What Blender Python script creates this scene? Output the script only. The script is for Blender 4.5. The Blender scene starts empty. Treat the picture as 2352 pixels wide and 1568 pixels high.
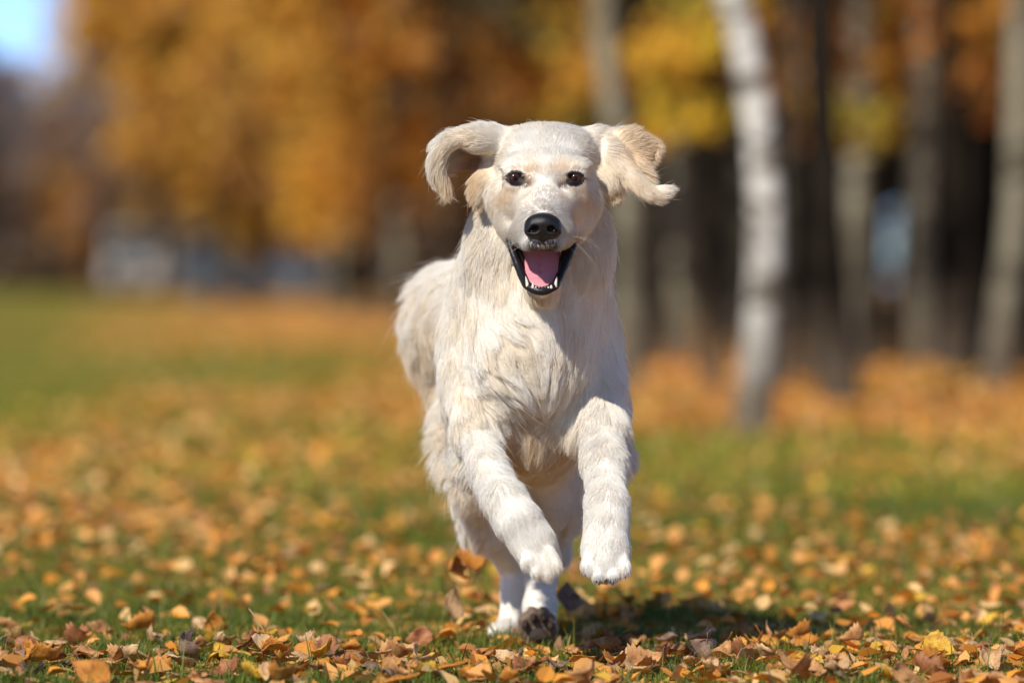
import bpy, math, random
import numpy as np
from mathutils import Vector, Matrix, kdtree

random.seed(7)
scene = bpy.context.scene
COL = scene.collection

# ---------------------------------------------------------------- camera, light, exposure
K = 8.286e-5            # radians per picture unit (picture is 2352 x 1568 units)
CAM_H = 0.522
HORIZON = 640.0
cam_d = bpy.data.cameras.new('camera')
cam = bpy.data.objects.new('camera', cam_d)
COL.objects.link(cam)
cam.location = (0, 0, CAM_H)
cam.rotation_euler = (math.radians(90) - (784 - HORIZON) * K, 0, 0)
cam_d.sensor_width = 36
cam_d.lens = 36 / (2352 * K)
cam_d.clip_start = 0.1
cam_d.clip_end = 2000
cam_d.dof.use_dof = True
cam_d.dof.focus_distance = 6.99
cam_d.dof.aperture_fstop = 2.8
scene.camera = cam

SUN_DIR = Vector((-0.58, -1.0, 0.87)).normalized()      # towards the sun
SUN_EL = math.asin(SUN_DIR.z)
world = bpy.data.worlds.new('World')
scene.world = world
world.use_nodes = True
wn = world.node_tree
bg = wn.nodes['Background']
sky = wn.nodes.new('ShaderNodeTexSky')
sky.sky_type = 'NISHITA'
sky.sun_disc = False
sky.sun_elevation = SUN_EL
sky.sun_rotation = math.atan2(SUN_DIR.x, SUN_DIR.y)
sky.dust_density = 0.3
sky.ozone_density = 3.5
sky.altitude = 2500
sky.air_density = 0.42
wn.links.new(sky.outputs[0], bg.inputs[0])
bg.inputs[1].default_value = 0.15
sun_d = bpy.data.lights.new('sun', 'SUN')
sun_d.energy = 3.4
sun_d.angle = math.radians(0.55)
sun_d.color = (1.0, 0.95, 0.87)
sun = bpy.data.objects.new('sun', sun_d)
COL.objects.link(sun)
sun.rotation_euler = SUN_DIR.to_track_quat('Z', 'Y').to_euler()
scene.view_settings.view_transform = 'Standard'
scene.view_settings.look = 'None'
scene.view_settings.exposure = 0.60
scene.view_settings.gamma = 1.0
scene.cycles.use_adaptive_sampling = False
scene.cycles.max_bounces = 8
scene.cycles.diffuse_bounces = 6
scene.cycles.transparent_max_bounces = 8
scene.cycles.caustics_reflective = False
scene.cycles.caustics_refractive = False

# ---------------------------------------------------------------- helpers
def P(px, py, Y):
    return np.array([(px - 1176) * K * Y, Y, CAM_H - (py - HORIZON) * K * Y])

def tag(o, label=None, cat=None, group=None, kind=None):
    if label: o['label'] = label
    if cat: o['category'] = cat
    if group: o['group'] = group
    if kind: o['kind'] = kind
    return o

def link(o, parent=None):
    COL.objects.link(o)
    if parent is not None:
        o.parent = parent
    return o

def empty(name, loc=(0, 0, 0), rz=0.0):
    o = bpy.data.objects.new(name, None)
    o.empty_display_size = 0.1
    o.location = loc
    o.rotation_euler = (0, 0, rz)
    COL.objects.link(o)
    return o

def mesh_np(name, verts, faces, mat=None, smooth=True, parent=None, cols=None, uvs=None, colname='col'):
    """verts (n,3); faces (m,k) int array of one polygon size, or list of such arrays."""
    me = bpy.data.meshes.new(name)
    verts = np.ascontiguousarray(verts, dtype=np.float32)
    if not isinstance(faces, list): faces = [faces]
    me.vertices.add(len(verts))
    me.vertices.foreach_set('co', verts.ravel())
    loops = np.concatenate([np.asarray(f).ravel() for f in faces]).astype(np.int32)
    tot = np.concatenate([np.full(len(f), f.shape[1]) for f in faces]).astype(np.int32)
    start = np.concatenate([[0], np.cumsum(tot)[:-1]]).astype(np.int32)
    me.loops.add(len(loops)); me.polygons.add(len(tot))
    me.loops.foreach_set('vertex_index', loops)
    me.polygons.foreach_set('loop_start', start)
    me.polygons.foreach_set('loop_total', tot)
    me.polygons.foreach_set('use_smooth', np.full(len(tot), smooth))
    if cols is not None:
        a = me.color_attributes.new(colname, 'FLOAT_COLOR', 'POINT')
        c = np.ones((len(verts), 4), np.float32); c[:, :3] = cols
        a.data.foreach_set('color', c.ravel())
    if uvs is not None:
        uv = me.uv_layers.new(name='UVMap')
        uv.data.foreach_set('uv', np.asarray(uvs, np.float32)[loops].ravel())
    me.update(calc_edges=True)
    me.validate()
    if mat is not None: me.materials.append(mat)
    o = bpy.data.objects.new(name, me)
    return link(o, parent)

def principled(name, color=(0.5, 0.5, 0.5), rough=0.6, spec=0.5, attr=None, **kw):
    m = bpy.data.materials.new(name)
    m.use_nodes = True
    b = m.node_tree.nodes['Principled BSDF']
    b.inputs['Base Color'].default_value = (*color, 1)
    b.inputs['Roughness'].default_value = rough
    b.inputs['Specular IOR Level'].default_value = spec
    for k2, v in kw.items():
        b.inputs[k2].default_value = v
    if attr:
        a = m.node_tree.nodes.new('ShaderNodeAttribute'); a.attribute_name = attr
        m.node_tree.links.new(a.outputs['Color'], b.inputs['Base Color'])
    return m

class G:
    """tiny node-graph helper"""
    def __init__(s, m): s.m = m; s.t = m.node_tree; s.b = s.t.nodes['Principled BSDF']
    def n(s, typ, **kw):
        nd = s.t.nodes.new('ShaderNode' + typ)
        for k2, v in kw.items():
            if hasattr(nd, k2) and not k2.startswith('i_'): setattr(nd, k2, v)
        return nd
    def l(s, a, b): s.t.links.new(a, b)
    def noise(s, scale, detail=4, rough=0.6, vec=None, dist=0.0):
        nd = s.n('TexNoise'); nd.inputs['Scale'].default_value = scale
        nd.inputs['Detail'].default_value = detail; nd.inputs['Roughness'].default_value = rough
        nd.inputs['Distortion'].default_value = dist
        if vec is not None: s.l(vec, nd.inputs['Vector'])
        return nd
    def ramp(s, fac, stops):
        nd = s.n('ValToRGB'); e = nd.color_ramp.elements
        while len(e) < len(stops): e.new(0.5)
        for el, (p, c) in zip(e, stops): el.position = p; el.color = (*c, 1)
        s.l(fac, nd.inputs[0]); return nd
    def mix(s, fac, a, b, mode='MIX'):
        nd = s.n('MixRGB'); nd.blend_type = mode
        for i, v in ((0, fac), (1, a), (2, b)):
            if hasattr(v, 'is_output'): s.l(v, nd.inputs[i])
            elif i == 0: nd.inputs[0].default_value = v
            else: nd.inputs[i].default_value = (*v, 1)
        return nd
    def bump(s, h, strength=0.3, dist=0.01):
        nd = s.n('Bump'); nd.inputs['Strength'].default_value = strength; nd.inputs['Distance'].default_value = dist
        s.l(h, nd.inputs['Height']); s.l(nd.outputs[0], s.b.inputs['Normal'])

# ---------------------------------------------------------------- implicit-surface engine
class Field:
    def __init__(s, xs, ys, zs):
        s.xs, s.ys, s.zs = [np.asarray(a, np.float32) for a in (xs, ys, zs)]
        s.F = np.full((len(xs), len(ys), len(zs)), 1.0, np.float32)
    def box(s, lo, hi):
        sl = []
        for a, l, h in zip((s.xs, s.ys, s.zs), lo, hi):
            i0 = max(0, int(np.searchsorted(a, l)) - 1); i1 = min(len(a), int(np.searchsorted(a, h)) + 1)
            sl.append(slice(i0, i1))
        return tuple(sl)
    def comb(s, sl, d, k, sub):
        F = s.F[sl]
        if sub:
            h = np.clip(0.5 - 0.5 * (F + d) / k, 0, 1)
            s.F[sl] = F * (1 - h) - d * h + k * h * (1 - h)
        else:
            h = np.clip(0.5 + 0.5 * (F - d) / k, 0, 1)
            s.F[sl] = F * (1 - h) + d * h - k * h * (1 - h)
    def grid(s, sl):
        return (s.xs[sl[0]][:, None, None], s.ys[sl[1]][None, :, None], s.zs[sl[2]][None, None, :])
    def cap(s, a, b, ra, rb, k=0.01, flat=None, sub=False):
        """tapered capsule; flat=(axis, factor) squashes it along axis (factor>1: thinner)"""
        a = np.asarray(a, float); b = np.asarray(b, float)
        m = max(ra, rb) + 2.5 * k + 0.004
        sl = s.box(np.minimum(a, b) - m, np.maximum(a, b) + m)
        X, Y, Z = s.grid(sl)
        dx, dy, dz = X - a[0], Y - a[1], Z - a[2]
        v = b - a
        if flat is not None:
            n = np.asarray(flat[0], float); n = n / np.linalg.norm(n); f = flat[1] - 1
            q = dx * n[0] + dy * n[1] + dz * n[2]
            dx, dy, dz = dx + f * q * n[0], dy + f * q * n[1], dz + f * q * n[2]
            v = v + f * np.dot(v, n) * n
        t = np.clip((dx * v[0] + dy * v[1] + dz * v[2]) / max(np.dot(v, v), 1e-12), 0, 1)
        d = np.sqrt((dx - t * v[0]) ** 2 + (dy - t * v[1]) ** 2 + (dz - t * v[2]) ** 2) - (ra + (rb - ra) * t)
        if flat is not None: d = d / math.sqrt(flat[1])
        s.comb(sl, d.astype(np.float32), k, sub)
    def ell(s, c, r, k=0.01, rot=None, sub=False):
        c = np.asarray(c, float); r = np.asarray(r, float)
        m = r.max() + 2.5 * k + 0.004
        sl = s.box(c - m, c + m)
        X, Y, Z = s.grid(sl)
        X, Y, Z = X - c[0], Y - c[1], Z - c[2]
        if rot is not None:
            R = np.array(rot)
            X, Y, Z = (R[0, 0] * X + R[1, 0] * Y + R[2, 0] * Z, R[0, 1] * X + R[1, 1] * Y + R[2, 1] * Z, R[0, 2] * X + R[1, 2] * Y + R[2, 2] * Z)
        k0 = np.sqrt((X / r[0]) ** 2 + (Y / r[1]) ** 2 + (Z / r[2]) ** 2)
        k1 = np.sqrt((X / r[0] ** 2) ** 2 + (Y / r[1] ** 2) ** 2 + (Z / r[2] ** 2) ** 2) + 1e-9
        s.comb(sl, (k0 * (k0 - 1) / k1).astype(np.float32), k, sub)
    def chain(s, pts, k=0.01, flat=None, sub=False):
        """pts: rows (px, py, Y, r_px) in picture units"""
        q = [(P(a[0], a[1], a[2]), a[3] * K * a[2]) for a in pts]
        for (a, ra), (b, rb) in zip(q[:-1], q[1:]):
            s.cap(a, b, ra, rb, k, flat, sub)
    def pell(s, px, py, Y, rx, rz, ry, k=0.01, rot=None, sub=False):
        """ellipsoid with radii in picture units: across, up, depth"""
        f = K * Y
        s.ell(P(px, py, Y), (rx * f, ry * f, rz * f), k, rot, sub)
    def mesh(s):
        F = s.F; ins = F < 0
        c = np.zeros(tuple(n - 1 for n in F.shape), np.int8)
        for i in (0, 1):
            for j in (0, 1):
                for k2 in (0, 1):
                    c += ins[i:F.shape[0] - 1 + i, j:F.shape[1] - 1 + j, k2:F.shape[2] - 1 + k2]
        act = np.argwhere((c > 0) & (c < 8))
        idx = np.full(c.shape, -1, np.int32)
        idx[act[:, 0], act[:, 1], act[:, 2]] = np.arange(len(act))
        acc = np.zeros((len(act), 3)); cnt = np.zeros(len(act))
        A = [s.xs, s.ys, s.zs]
        corners = [(i, j, k2) for i in (0, 1) for j in (0, 1) for k2 in (0, 1)]
        for c0 in corners:
            for ax in range(3):
                if c0[ax]: continue
                c1 = list(c0); c1[ax] = 1
                i0 = act + np.array(c0); i1 = act + np.array(c1)
                f0 = F[i0[:, 0], i0[:, 1], i0[:, 2]]; f1 = F[i1[:, 0], i1[:, 1], i1[:, 2]]
                m = (f0 < 0) != (f1 < 0)
                t = np.where(m, f0 / np.where(m, f0 - f1, 1), 0)
                p0 = np.stack([A[q][i0[:, q]] for q in range(3)], 1); p1 = np.stack([A[q][i1[:, q]] for q in range(3)], 1)
                acc += np.where(m[:, None], p0 + (p1 - p0) * t[:, None], 0); cnt += m
        verts = acc / cnt[:, None]
        faces = []
        for ax in range(3):
            o1, o2 = (ax + 1) % 3, (ax + 2) % 3
            s0 = [slice(1, -1)] * 3; s0[ax] = slice(0, -1); s1 = list(s0); s1[ax] = slice(1, None)
            a, b = ins[tuple(s0)], ins[tuple(s1)]
            e = np.argwhere(a != b)
            sign = a[e[:, 0], e[:, 1], e[:, 2]]
            e = e + 1; e[:, ax] -= 1
            def cell(d1, d2):
                q = e.copy(); q[:, o1] += d1; q[:, o2] += d2
                return idx[q[:, 0], q[:, 1], q[:, 2]]
            quad = np.stack([cell(-1, -1), cell(0, -1), cell(0, 0), cell(-1, 0)], 1)
            quad[~sign] = quad[~sign][:, ::-1]
            faces.append(quad)
        return verts, np.concatenate(faces)

def axis(*segs):
    out = [np.array([segs[0][0]])]
    for a, b, h in segs:
        n = max(1, int(round((b - a) / h))); out.append(np.linspace(a, b, n + 1)[1:])
    return np.concatenate(out)

def smooth_noise(p, freq, seed=0):
    """cheap sum-of-sines noise vector field"""
    r = np.random.default_rng(seed); out = np.zeros_like(p)
    for o in range(5):
        w = r.normal(size=(3, 3)); w /= np.linalg.norm(w, axis=0); f = freq * (1 + 0.5 * o)
        out += np.sin(p @ w * f * 2 * math.pi + r.uniform(0, 6.28, 3)) / (1 + 0.4 * o)
    return out / 2.4

# ---------------------------------------------------------------- terrain functions
def sstep(a, b, x):
    t = np.clip((x - a) / (b - a), 0, 1); return t * t * (3 - 2 * t)

def terrain(x, y):
    x = np.asarray(x, float); y = np.asarray(y, float)
    z = 0.012 * np.sin(x * 2.1 + 0.6) * np.sin(y * 1.3) * sstep(8.5, 14, y)
    z = z + 0.006 * np.sin(x * 9 + 2 * np.sin(y * 7)) * np.sin(y * 11 + x * 3) * sstep(2, 5, y) * (1 - sstep(9, 12, y))
    z = z + 0.10 * np.exp(-((x - 1.95) ** 2 / 0.35 + (y - 24.5) ** 2 / 6.0))                  # low mound at the wood's edge
    z = z + 0.5 * sstep(-3.0, -22.0, x + 0.02 * y) * sstep(40, 150, y)                          # the lawn rises far off to one side
    return z

def litter_amount(x, y):
    """share of the ground under fallen leaves: real patches of litter on the lawn"""
    x = np.asarray(x, float); y = np.asarray(y, float)
    p = np.stack([x * 0.35, y * 0.16, 0 * x], -1)
    n = smooth_noise(p.reshape(-1, 3), 1.0, 3)[:, 0].reshape(x.shape)
    base = 0.50 + (0.34 + 0.22 * sstep(15, 10, y)) * n
    base = base + 0.22 * sstep(9.5, 7.5, y)
    u = x / (K * y)                                                                            # bearing in picture units from the axis
    wood = sstep(150, 500, u) * sstep(17.5, 20.5, y)
    far = sstep(-850, -450, u) * sstep(42, 60, y)
    base = base + 0.6 * wood + 0.7 * far
    base = base - 0.35 * sstep(150, -700, u) * sstep(15, 20, y) * (1 - sstep(38, 50, y)) - 0.35 * sstep(-850, -1100, u) * sstep(16, 26, y)
    base = base - 0.30 * np.exp(-((u - 500) / 450) ** 2 - ((y - 16.3) / 1.3) ** 2)
    base = base - 0.55 * np.exp(-((u - 1150) / 260) ** 2 - ((y - 12.3) / 1.1) ** 2)
    return np.clip(base, 0.02, 1.0)

# ---------------------------------------------------------------- ground
def build_ground():
    xs = np.unique(np.concatenate([np.linspace(-400, -40, 25), np.linspace(-40, -8, 41), np.linspace(-8, -2, 31), np.linspace(-2, 2, 121), np.linspace(2, 8, 31), np.linspace(8, 40, 41), np.linspace(40, 400, 25)]))
    ys = np.unique(np.concatenate([np.linspace(-100, 2, 12), np.linspace(2, 6, 12), np.linspace(6, 9, 100), np.linspace(9, 34, 180), np.linspace(34, 180, 90), np.linspace(180, 900, 30)]))
    X, Y = np.meshgrid(xs, ys, indexing='ij')
    Z = terrain(X, Y)
    v = np.stack([X, Y, Z], -1).reshape(-1, 3)
    nx, ny = X.shape
    i = (np.arange(nx - 1)[:, None] * ny + np.arange(ny - 1)[None, :]).ravel()
    f = np.stack([i, i + ny, i + ny + 1, i + 1], 1)
    lit = litter_amount(X, np.maximum(Y, 3)).ravel()
    m = principled('lawn_soil', rough=0.95, spec=0.15)
    g = G(m)
    at = g.n('Attribute'); at.attribute_name = 'col'
    sep = g.n('SeparateColor'); g.l(at.outputs['Color'], sep.inputs[0])
    geo = g.n('NewGeometry')
    big = g.noise(0.9, 5, 0.65, geo.outputs['Position'])
    grass = g.ramp(big.outputs[0], [(0.3, (0.115, 0.115, 0.012)), (0.55, (0.21, 0.185, 0.018)), (0.75, (0.32, 0.235, 0.028))])
    vor = g.n('TexVoronoi'); vor.inputs['Scale'].default_value = 22
    g.l(geo.outputs['Position'], vor.inputs['Vector'])
    leafc = g.ramp(vor.outputs['Color'], [(0.15, (0.34, 0.13, 0.025)), (0.4, (0.54, 0.235, 0.045)), (0.65, (0.64, 0.33, 0.07)), (0.9, (0.66, 0.40, 0.13))])
    fine = g.noise(9, 3, 0.7, geo.outputs['Position'])
    mid = g.noise(1.7, 3, 0.6, geo.outputs['Position'])
    add = g.n('Math', operation='ADD'); g.l(fine.outputs[0], add.inputs[0]); g.l(mid.outputs[0], add.inputs[1])
    mp = g.n('MapRange'); mp.inputs[1].default_value = 0.75; mp.inputs[2].default_value = 1.25
    mp.inputs[3].default_value = -0.28; mp.inputs[4].default_value = 0.28
    g.l(add.outputs[0], mp.inputs[0])
    a2 = g.n('Math', operation='ADD'); g.l(mp.outputs[0], a2.inputs[0]); g.l(sep.outputs[0], a2.inputs[1])
    r2 = g.n('MapRange'); r2.inputs[1].default_value = 0.30; r2.inputs[2].default_value = 0.75
    g.l(a2.outputs[0], r2.inputs[0])
    mx = g.mix(r2.outputs[0], grass.outputs[0], leafc.outputs[0])
    g.l(mx.outputs[0], g.b.inputs['Base Color'])
    g.bump(add.outputs[0], 0.6, 0.03)
    o = mesh_np('ground', v, f, m, True, None, np.stack([lit, lit, lit], 1))
    tag(o, 'grassy park ground scattered with orange autumn leaves', 'ground', kind='structure')
    return o
ground = build_ground()

# ---------------------------------------------------------------- grass
def build_grass():
    def zone(x0, x1, y0, y1, dens, hmin, hmax, wid, seed):
        r = np.random.default_rng(seed)
        n = int((x1 - x0) * (y1 - y0) * dens)
        x = r.uniform(x0, x1, n); y = r.uniform(y0, y1, n)
        tuft = smooth_noise(np.stack([x, y, 0 * x], 1), 2.3, 11)[:, 0] + 0.6 * smooth_noise(np.stack([x, y, 0 * x], 1), 7.0, 12)[:, 1]
        dens_f = 0.42 + 0.5 * tuft - 0.25 * litter_amount(x, y)
        keep = r.uniform(0, 1, n) < np.clip(dens_f + 0.25, 0.08, 1)
        x, y, tuft = x[keep], y[keep], tuft[keep]; n = len(x)
        h = r.uniform(hmin, hmax, n) * (0.8 + 0.35 * np.clip(tuft, -1, 1)) * np.where(r.uniform(0, 1, n) < 0.05, r.uniform(1.4, 2.6, n), 1)
        a = r.uniform(0, 2 * math.pi, n); lean = r.uniform(0.1, 1.5, n)
        w = wid * r.uniform(0.6, 1.3, n)
        base = np.stack([x, y, terrain(x, y) - 0.003], 1)
        dirv = np.stack([np.cos(a), np.sin(a), 0 * a], 1); b = a + r.uniform(-1.2, 1.2, n) + math.pi / 2
        side = np.stack([np.cos(b), np.sin(b), 0 * b], 1)
        up = np.array([0, 0, 1.0])
        vs = []
        for t, ww in ((0, 1), (0.4, 0.85), (0.75, 0.5)):
            c = base + dirv * (h * lean * t * t * 0.8)[:, None] + up * (h * (t - 0.28 * lean * t * t))[:, None]
            vs += [c - side * (w * ww * 0.5)[:, None], c + side * (w * ww * 0.5)[:, None]]
        vs.append(base + dirv * (h * lean * 0.8)[:, None] + up * (h * (1 - 0.28 * lean))[:, None])
        V = np.stack(vs, 1)                    # n,7,3
        o = np.arange(n)[:, None] * 7
        q = np.concatenate([o + np.array([0, 1, 3, 2]), o + np.array([2, 3, 5, 4])])
        t3 = o + np.array([4, 5, 6])
        pal = np.array([(0.09, 0.145, 0.016), (0.145, 0.19, 0.020), (0.21, 0.22, 0.030), (0.06, 0.085, 0.012), (0.36, 0.27, 0.08)])
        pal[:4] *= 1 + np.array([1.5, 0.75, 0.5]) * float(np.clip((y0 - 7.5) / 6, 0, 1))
        c = pal[r.choice(5, n, p=[.33, .3, .16, .16, .05])] * r.uniform(0.8, 1.2, (n, 1))
        return V.reshape(-1, 3), q, t3, np.repeat(c, 7, 0)
    zs = [zone(-1.6, 1.6, 6.35, 8.3, 34000, 0.010, 0.034, 0.0022, 1),
          zone(-2.4, 2.4, 8.3, 12.5, 10000, 0.012, 0.034, 0.0042, 2),
          zone(-4.0, 4.0, 12.5, 24, 1100, 0.02, 0.05, 0.010, 3),
          zone(-4.0, 4.0, 5.0, 6.35, 5000, 0.018, 0.05, 0.003, 4)]
    off = 0; V = []; Q = []; T = []; C = []
    for v, q, t, c in zs:
        V.append(v); Q.append(q + off); T.append(t + off); C.append(c); off += len(v)
    m = principled('grass_blade', rough=0.5, spec=0.35, attr='col')
    nt = m.node_tree; b = nt.nodes['Principled BSDF']
    tr = nt.nodes.new('ShaderNodeBsdfTranslucent'); mx = nt.nodes.new('ShaderNodeMixShader'); mx.inputs[0].default_value = 0.3
    at = [n for n in nt.nodes if n.type == 'ATTRIBUTE'][0]
    nt.links.new(at.outputs['Color'], tr.inputs[0]); nt.links.new(b.outputs[0], mx.inputs[1]); nt.links.new(tr.outputs[0], mx.inputs[2])
    nt.links.new(mx.outputs[0], nt.nodes['Material Output'].inputs[0])
    o = mesh_np('grass', np.concatenate(V), [np.concatenate(Q), np.concatenate(T)], m, True, None, np.concatenate(C))
    tag(o, 'short green lawn grass between the fallen leaves', 'grass', kind='stuff')
build_grass()

# ---------------------------------------------------------------- leaves
def leaf_material(name, base, dark, edge):
    m = principled(name, base, 0.55, 0.35)
    g = G(m)
    tc = g.n('TexCoord')
    nz = g.noise(55, 4, 0.65, tc.outputs['Object'])
    sp = g.noise(260, 2, 0.5, tc.outputs['Object'])
    c1 = g.ramp(nz.outputs[0], [(0.32, dark), (0.52, base), (0.72, edge)])
    c2 = g.ramp(sp.outputs[0], [(0.30, (0.35, 0.28, 0.2)), (0.38, (1, 1, 1))])
    mx = g.mix(0.8, c1.outputs[0], c2.outputs[0], 'MULTIPLY')
    # veins from the leaf's own uv
    sep = g.n('SeparateXYZ'); g.l(tc.outputs['UV'], sep.inputs[0])
    au = g.n('Math', operation='ABSOLUTE'); g.l(sep.outputs[0], au.inputs[0])
    v = g.n('Math', operation='MULTIPLY_ADD'); g.l(au.outputs[0], v.inputs[0]); v.inputs[1].default_value = -0.55; g.l(sep.outputs[1], v.inputs[2])
    w = g.n('Math', operation='MULTIPLY'); g.l(v.outputs[0], w.inputs[0]); w.inputs[1].default_value = 44
    sn = g.n('Math', operation='SINE'); g.l(w.outputs[0], sn.inputs[0])
    pw = g.n('MapRange'); g.l(sn.outputs[0], pw.inputs[0]); pw.inputs[1].default_value = 0.8; pw.inputs[2].default_value = 1.0
    mid = g.n('MapRange'); g.l(au.outputs[0], mid.inputs[0]); mid.inputs[1].default_value = 0.05; mid.inputs[2].default_value = 0.0
    mxv = g.n('Math', operation='MAXIMUM'); g.l(pw.outputs[0], mxv.inputs[0]); g.l(mid.outputs[0], mxv.inputs[1])
    fc = g.n('Math', operation='MULTIPLY'); g.l(mxv.outputs[0], fc.inputs[0]); fc.inputs[1].default_value = 0.22
    mx2 = g.mix(fc.outputs[0], mx.outputs[0], tuple(0.45 * q for q in base))
    g.l(mx2.outputs[0], g.b.inputs['Base Color'])
    g.bump(mxv.outputs[0], 0.4, 0.001)
    tr = g.n('BsdfTranslucent'); ms = g.n('MixShader'); ms.inputs[0].default_value = 0.22
    g.l(mx2.outputs[0], tr.inputs[0]); g.l(g.b.outputs[0], ms.inputs[1]); g.l(tr.outputs[0], ms.inputs[2])
    g.l(ms.outputs[0], g.t.nodes['Material Output'].inputs[0])
    return m

LEAF_KINDS = [
    ('tan', leaf_material('leaf_tan', (0.62, 0.31, 0.115), (0.34, 0.15, 0.055), (0.70, 0.40, 0.17))),
    ('orange', leaf_material('leaf_orange', (0.64, 0.255, 0.04), (0.40, 0.125, 0.025), (0.70, 0.34, 0.06))),
    ('rusty brown', leaf_material('leaf_rust', (0.40, 0.155, 0.06), (0.21, 0.075, 0.03), (0.50, 0.23, 0.10))),
    ('golden yellow', leaf_material('leaf_gold', (0.70, 0.41, 0.04), (0.50, 0.24, 0.03), (0.74, 0.50, 0.07))),
    ('pale buff', leaf_material('leaf_buff', (0.70, 0.44, 0.21), (0.45, 0.25, 0.11), (0.76, 0.54, 0.31))),
    ('grey brown', leaf_material('leaf_grey', (0.30, 0.19, 0.13), (0.16, 0.09, 0.06), (0.40, 0.28, 0.20))),
]

def leaf_mesh(name, mat, length, width, curl, fold, seed, stalk=True):
    """ovate toothed birch leaf, curled across and along, with a stalk; origin at its base"""
    r = np.random.default_rng(seed)
    nu, nv = 13, 9
    t = np.linspace(0, 1, nu)
    prof = np.sin(np.pi * np.clip(t, 0, 1) ** 0.72) ** 0.85 * (1 - 0.25 * t)
    prof[0] = 0.05; prof[-1] = 0.0
    V = []; UV = []
    tw = r.uniform(-0.7, 0.7)
    ph = r.uniform(0, 6.28, 4)
    for i in range(nu):
        tooth = 1 + (0.09 if i % 2 else -0.05) * (0 < i < nu - 1)
        for j in range(nv):
            s_ = (j / (nv - 1) - 0.5) * 2
            w = width * 0.5 * prof[i] * (tooth if abs(s_) > 0.9 else 1)
            x = s_ * w
            y = t[i] * length - 0.12 * length * abs(s_) ** 2 * (0.5 - abs(t[i] - 0.5))
            z = fold * abs(x) + curl * (x * x) / width * 2.2 + curl * 0.9 * length * (t[i] - 0.45) ** 2 * 1.1
            z += 0.0022 * math.sin(7 * t[i] + ph[0] + 2 * s_) + 0.0016 * math.sin(11 * s_ + ph[1] + 4 * t[i])
            a = tw * (t[i] - 0.3)
            x, z = x * math.cos(a) - z * math.sin(a), x * math.sin(a) + z * math.cos(a)
            V.append((x, y, z)); UV.append((s_ * prof[i], t[i]))
    idx = (np.arange(nu - 1)[:, None] * nv + np.arange(nv - 1)[None, :]).ravel()
    F = np.stack([idx, idx + 1, idx + nv + 1, idx + nv], 1)
    V = list(V); Fl = [F]
    if stalk:
        b = len(V); L = length * 0.35; q = []
        for k2, tt in enumerate((0, 0.5, 1)):
            for m_ in range(3):
                an = m_ * 2.094
                V.append((0.0007 * math.cos(an), -L * tt + 0.002, 0.0007 * math.sin(an) + 0.004 * tt * tt)); UV.append((0.0, 0.0))
        for k2 in range(2):
            for m_ in range(3):
                q.append((b + k2 * 3 + m_, b + k2 * 3 + (m_ + 1) % 3, b + k2 * 3 + 3 + (m_ + 1) % 3, b + k2 * 3 + 3 + m_))
        Fl.append(np.array(q))
    V = np.array(V); V[:, 1] -= length * 0.45
    o = mesh_np(name, V, np.concatenate(Fl), mat, True, None, None, np.array(UV))
    so = o.modifiers.new('thickness', 'SOLIDIFY'); so.thickness = 0.0004
    return o

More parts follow.
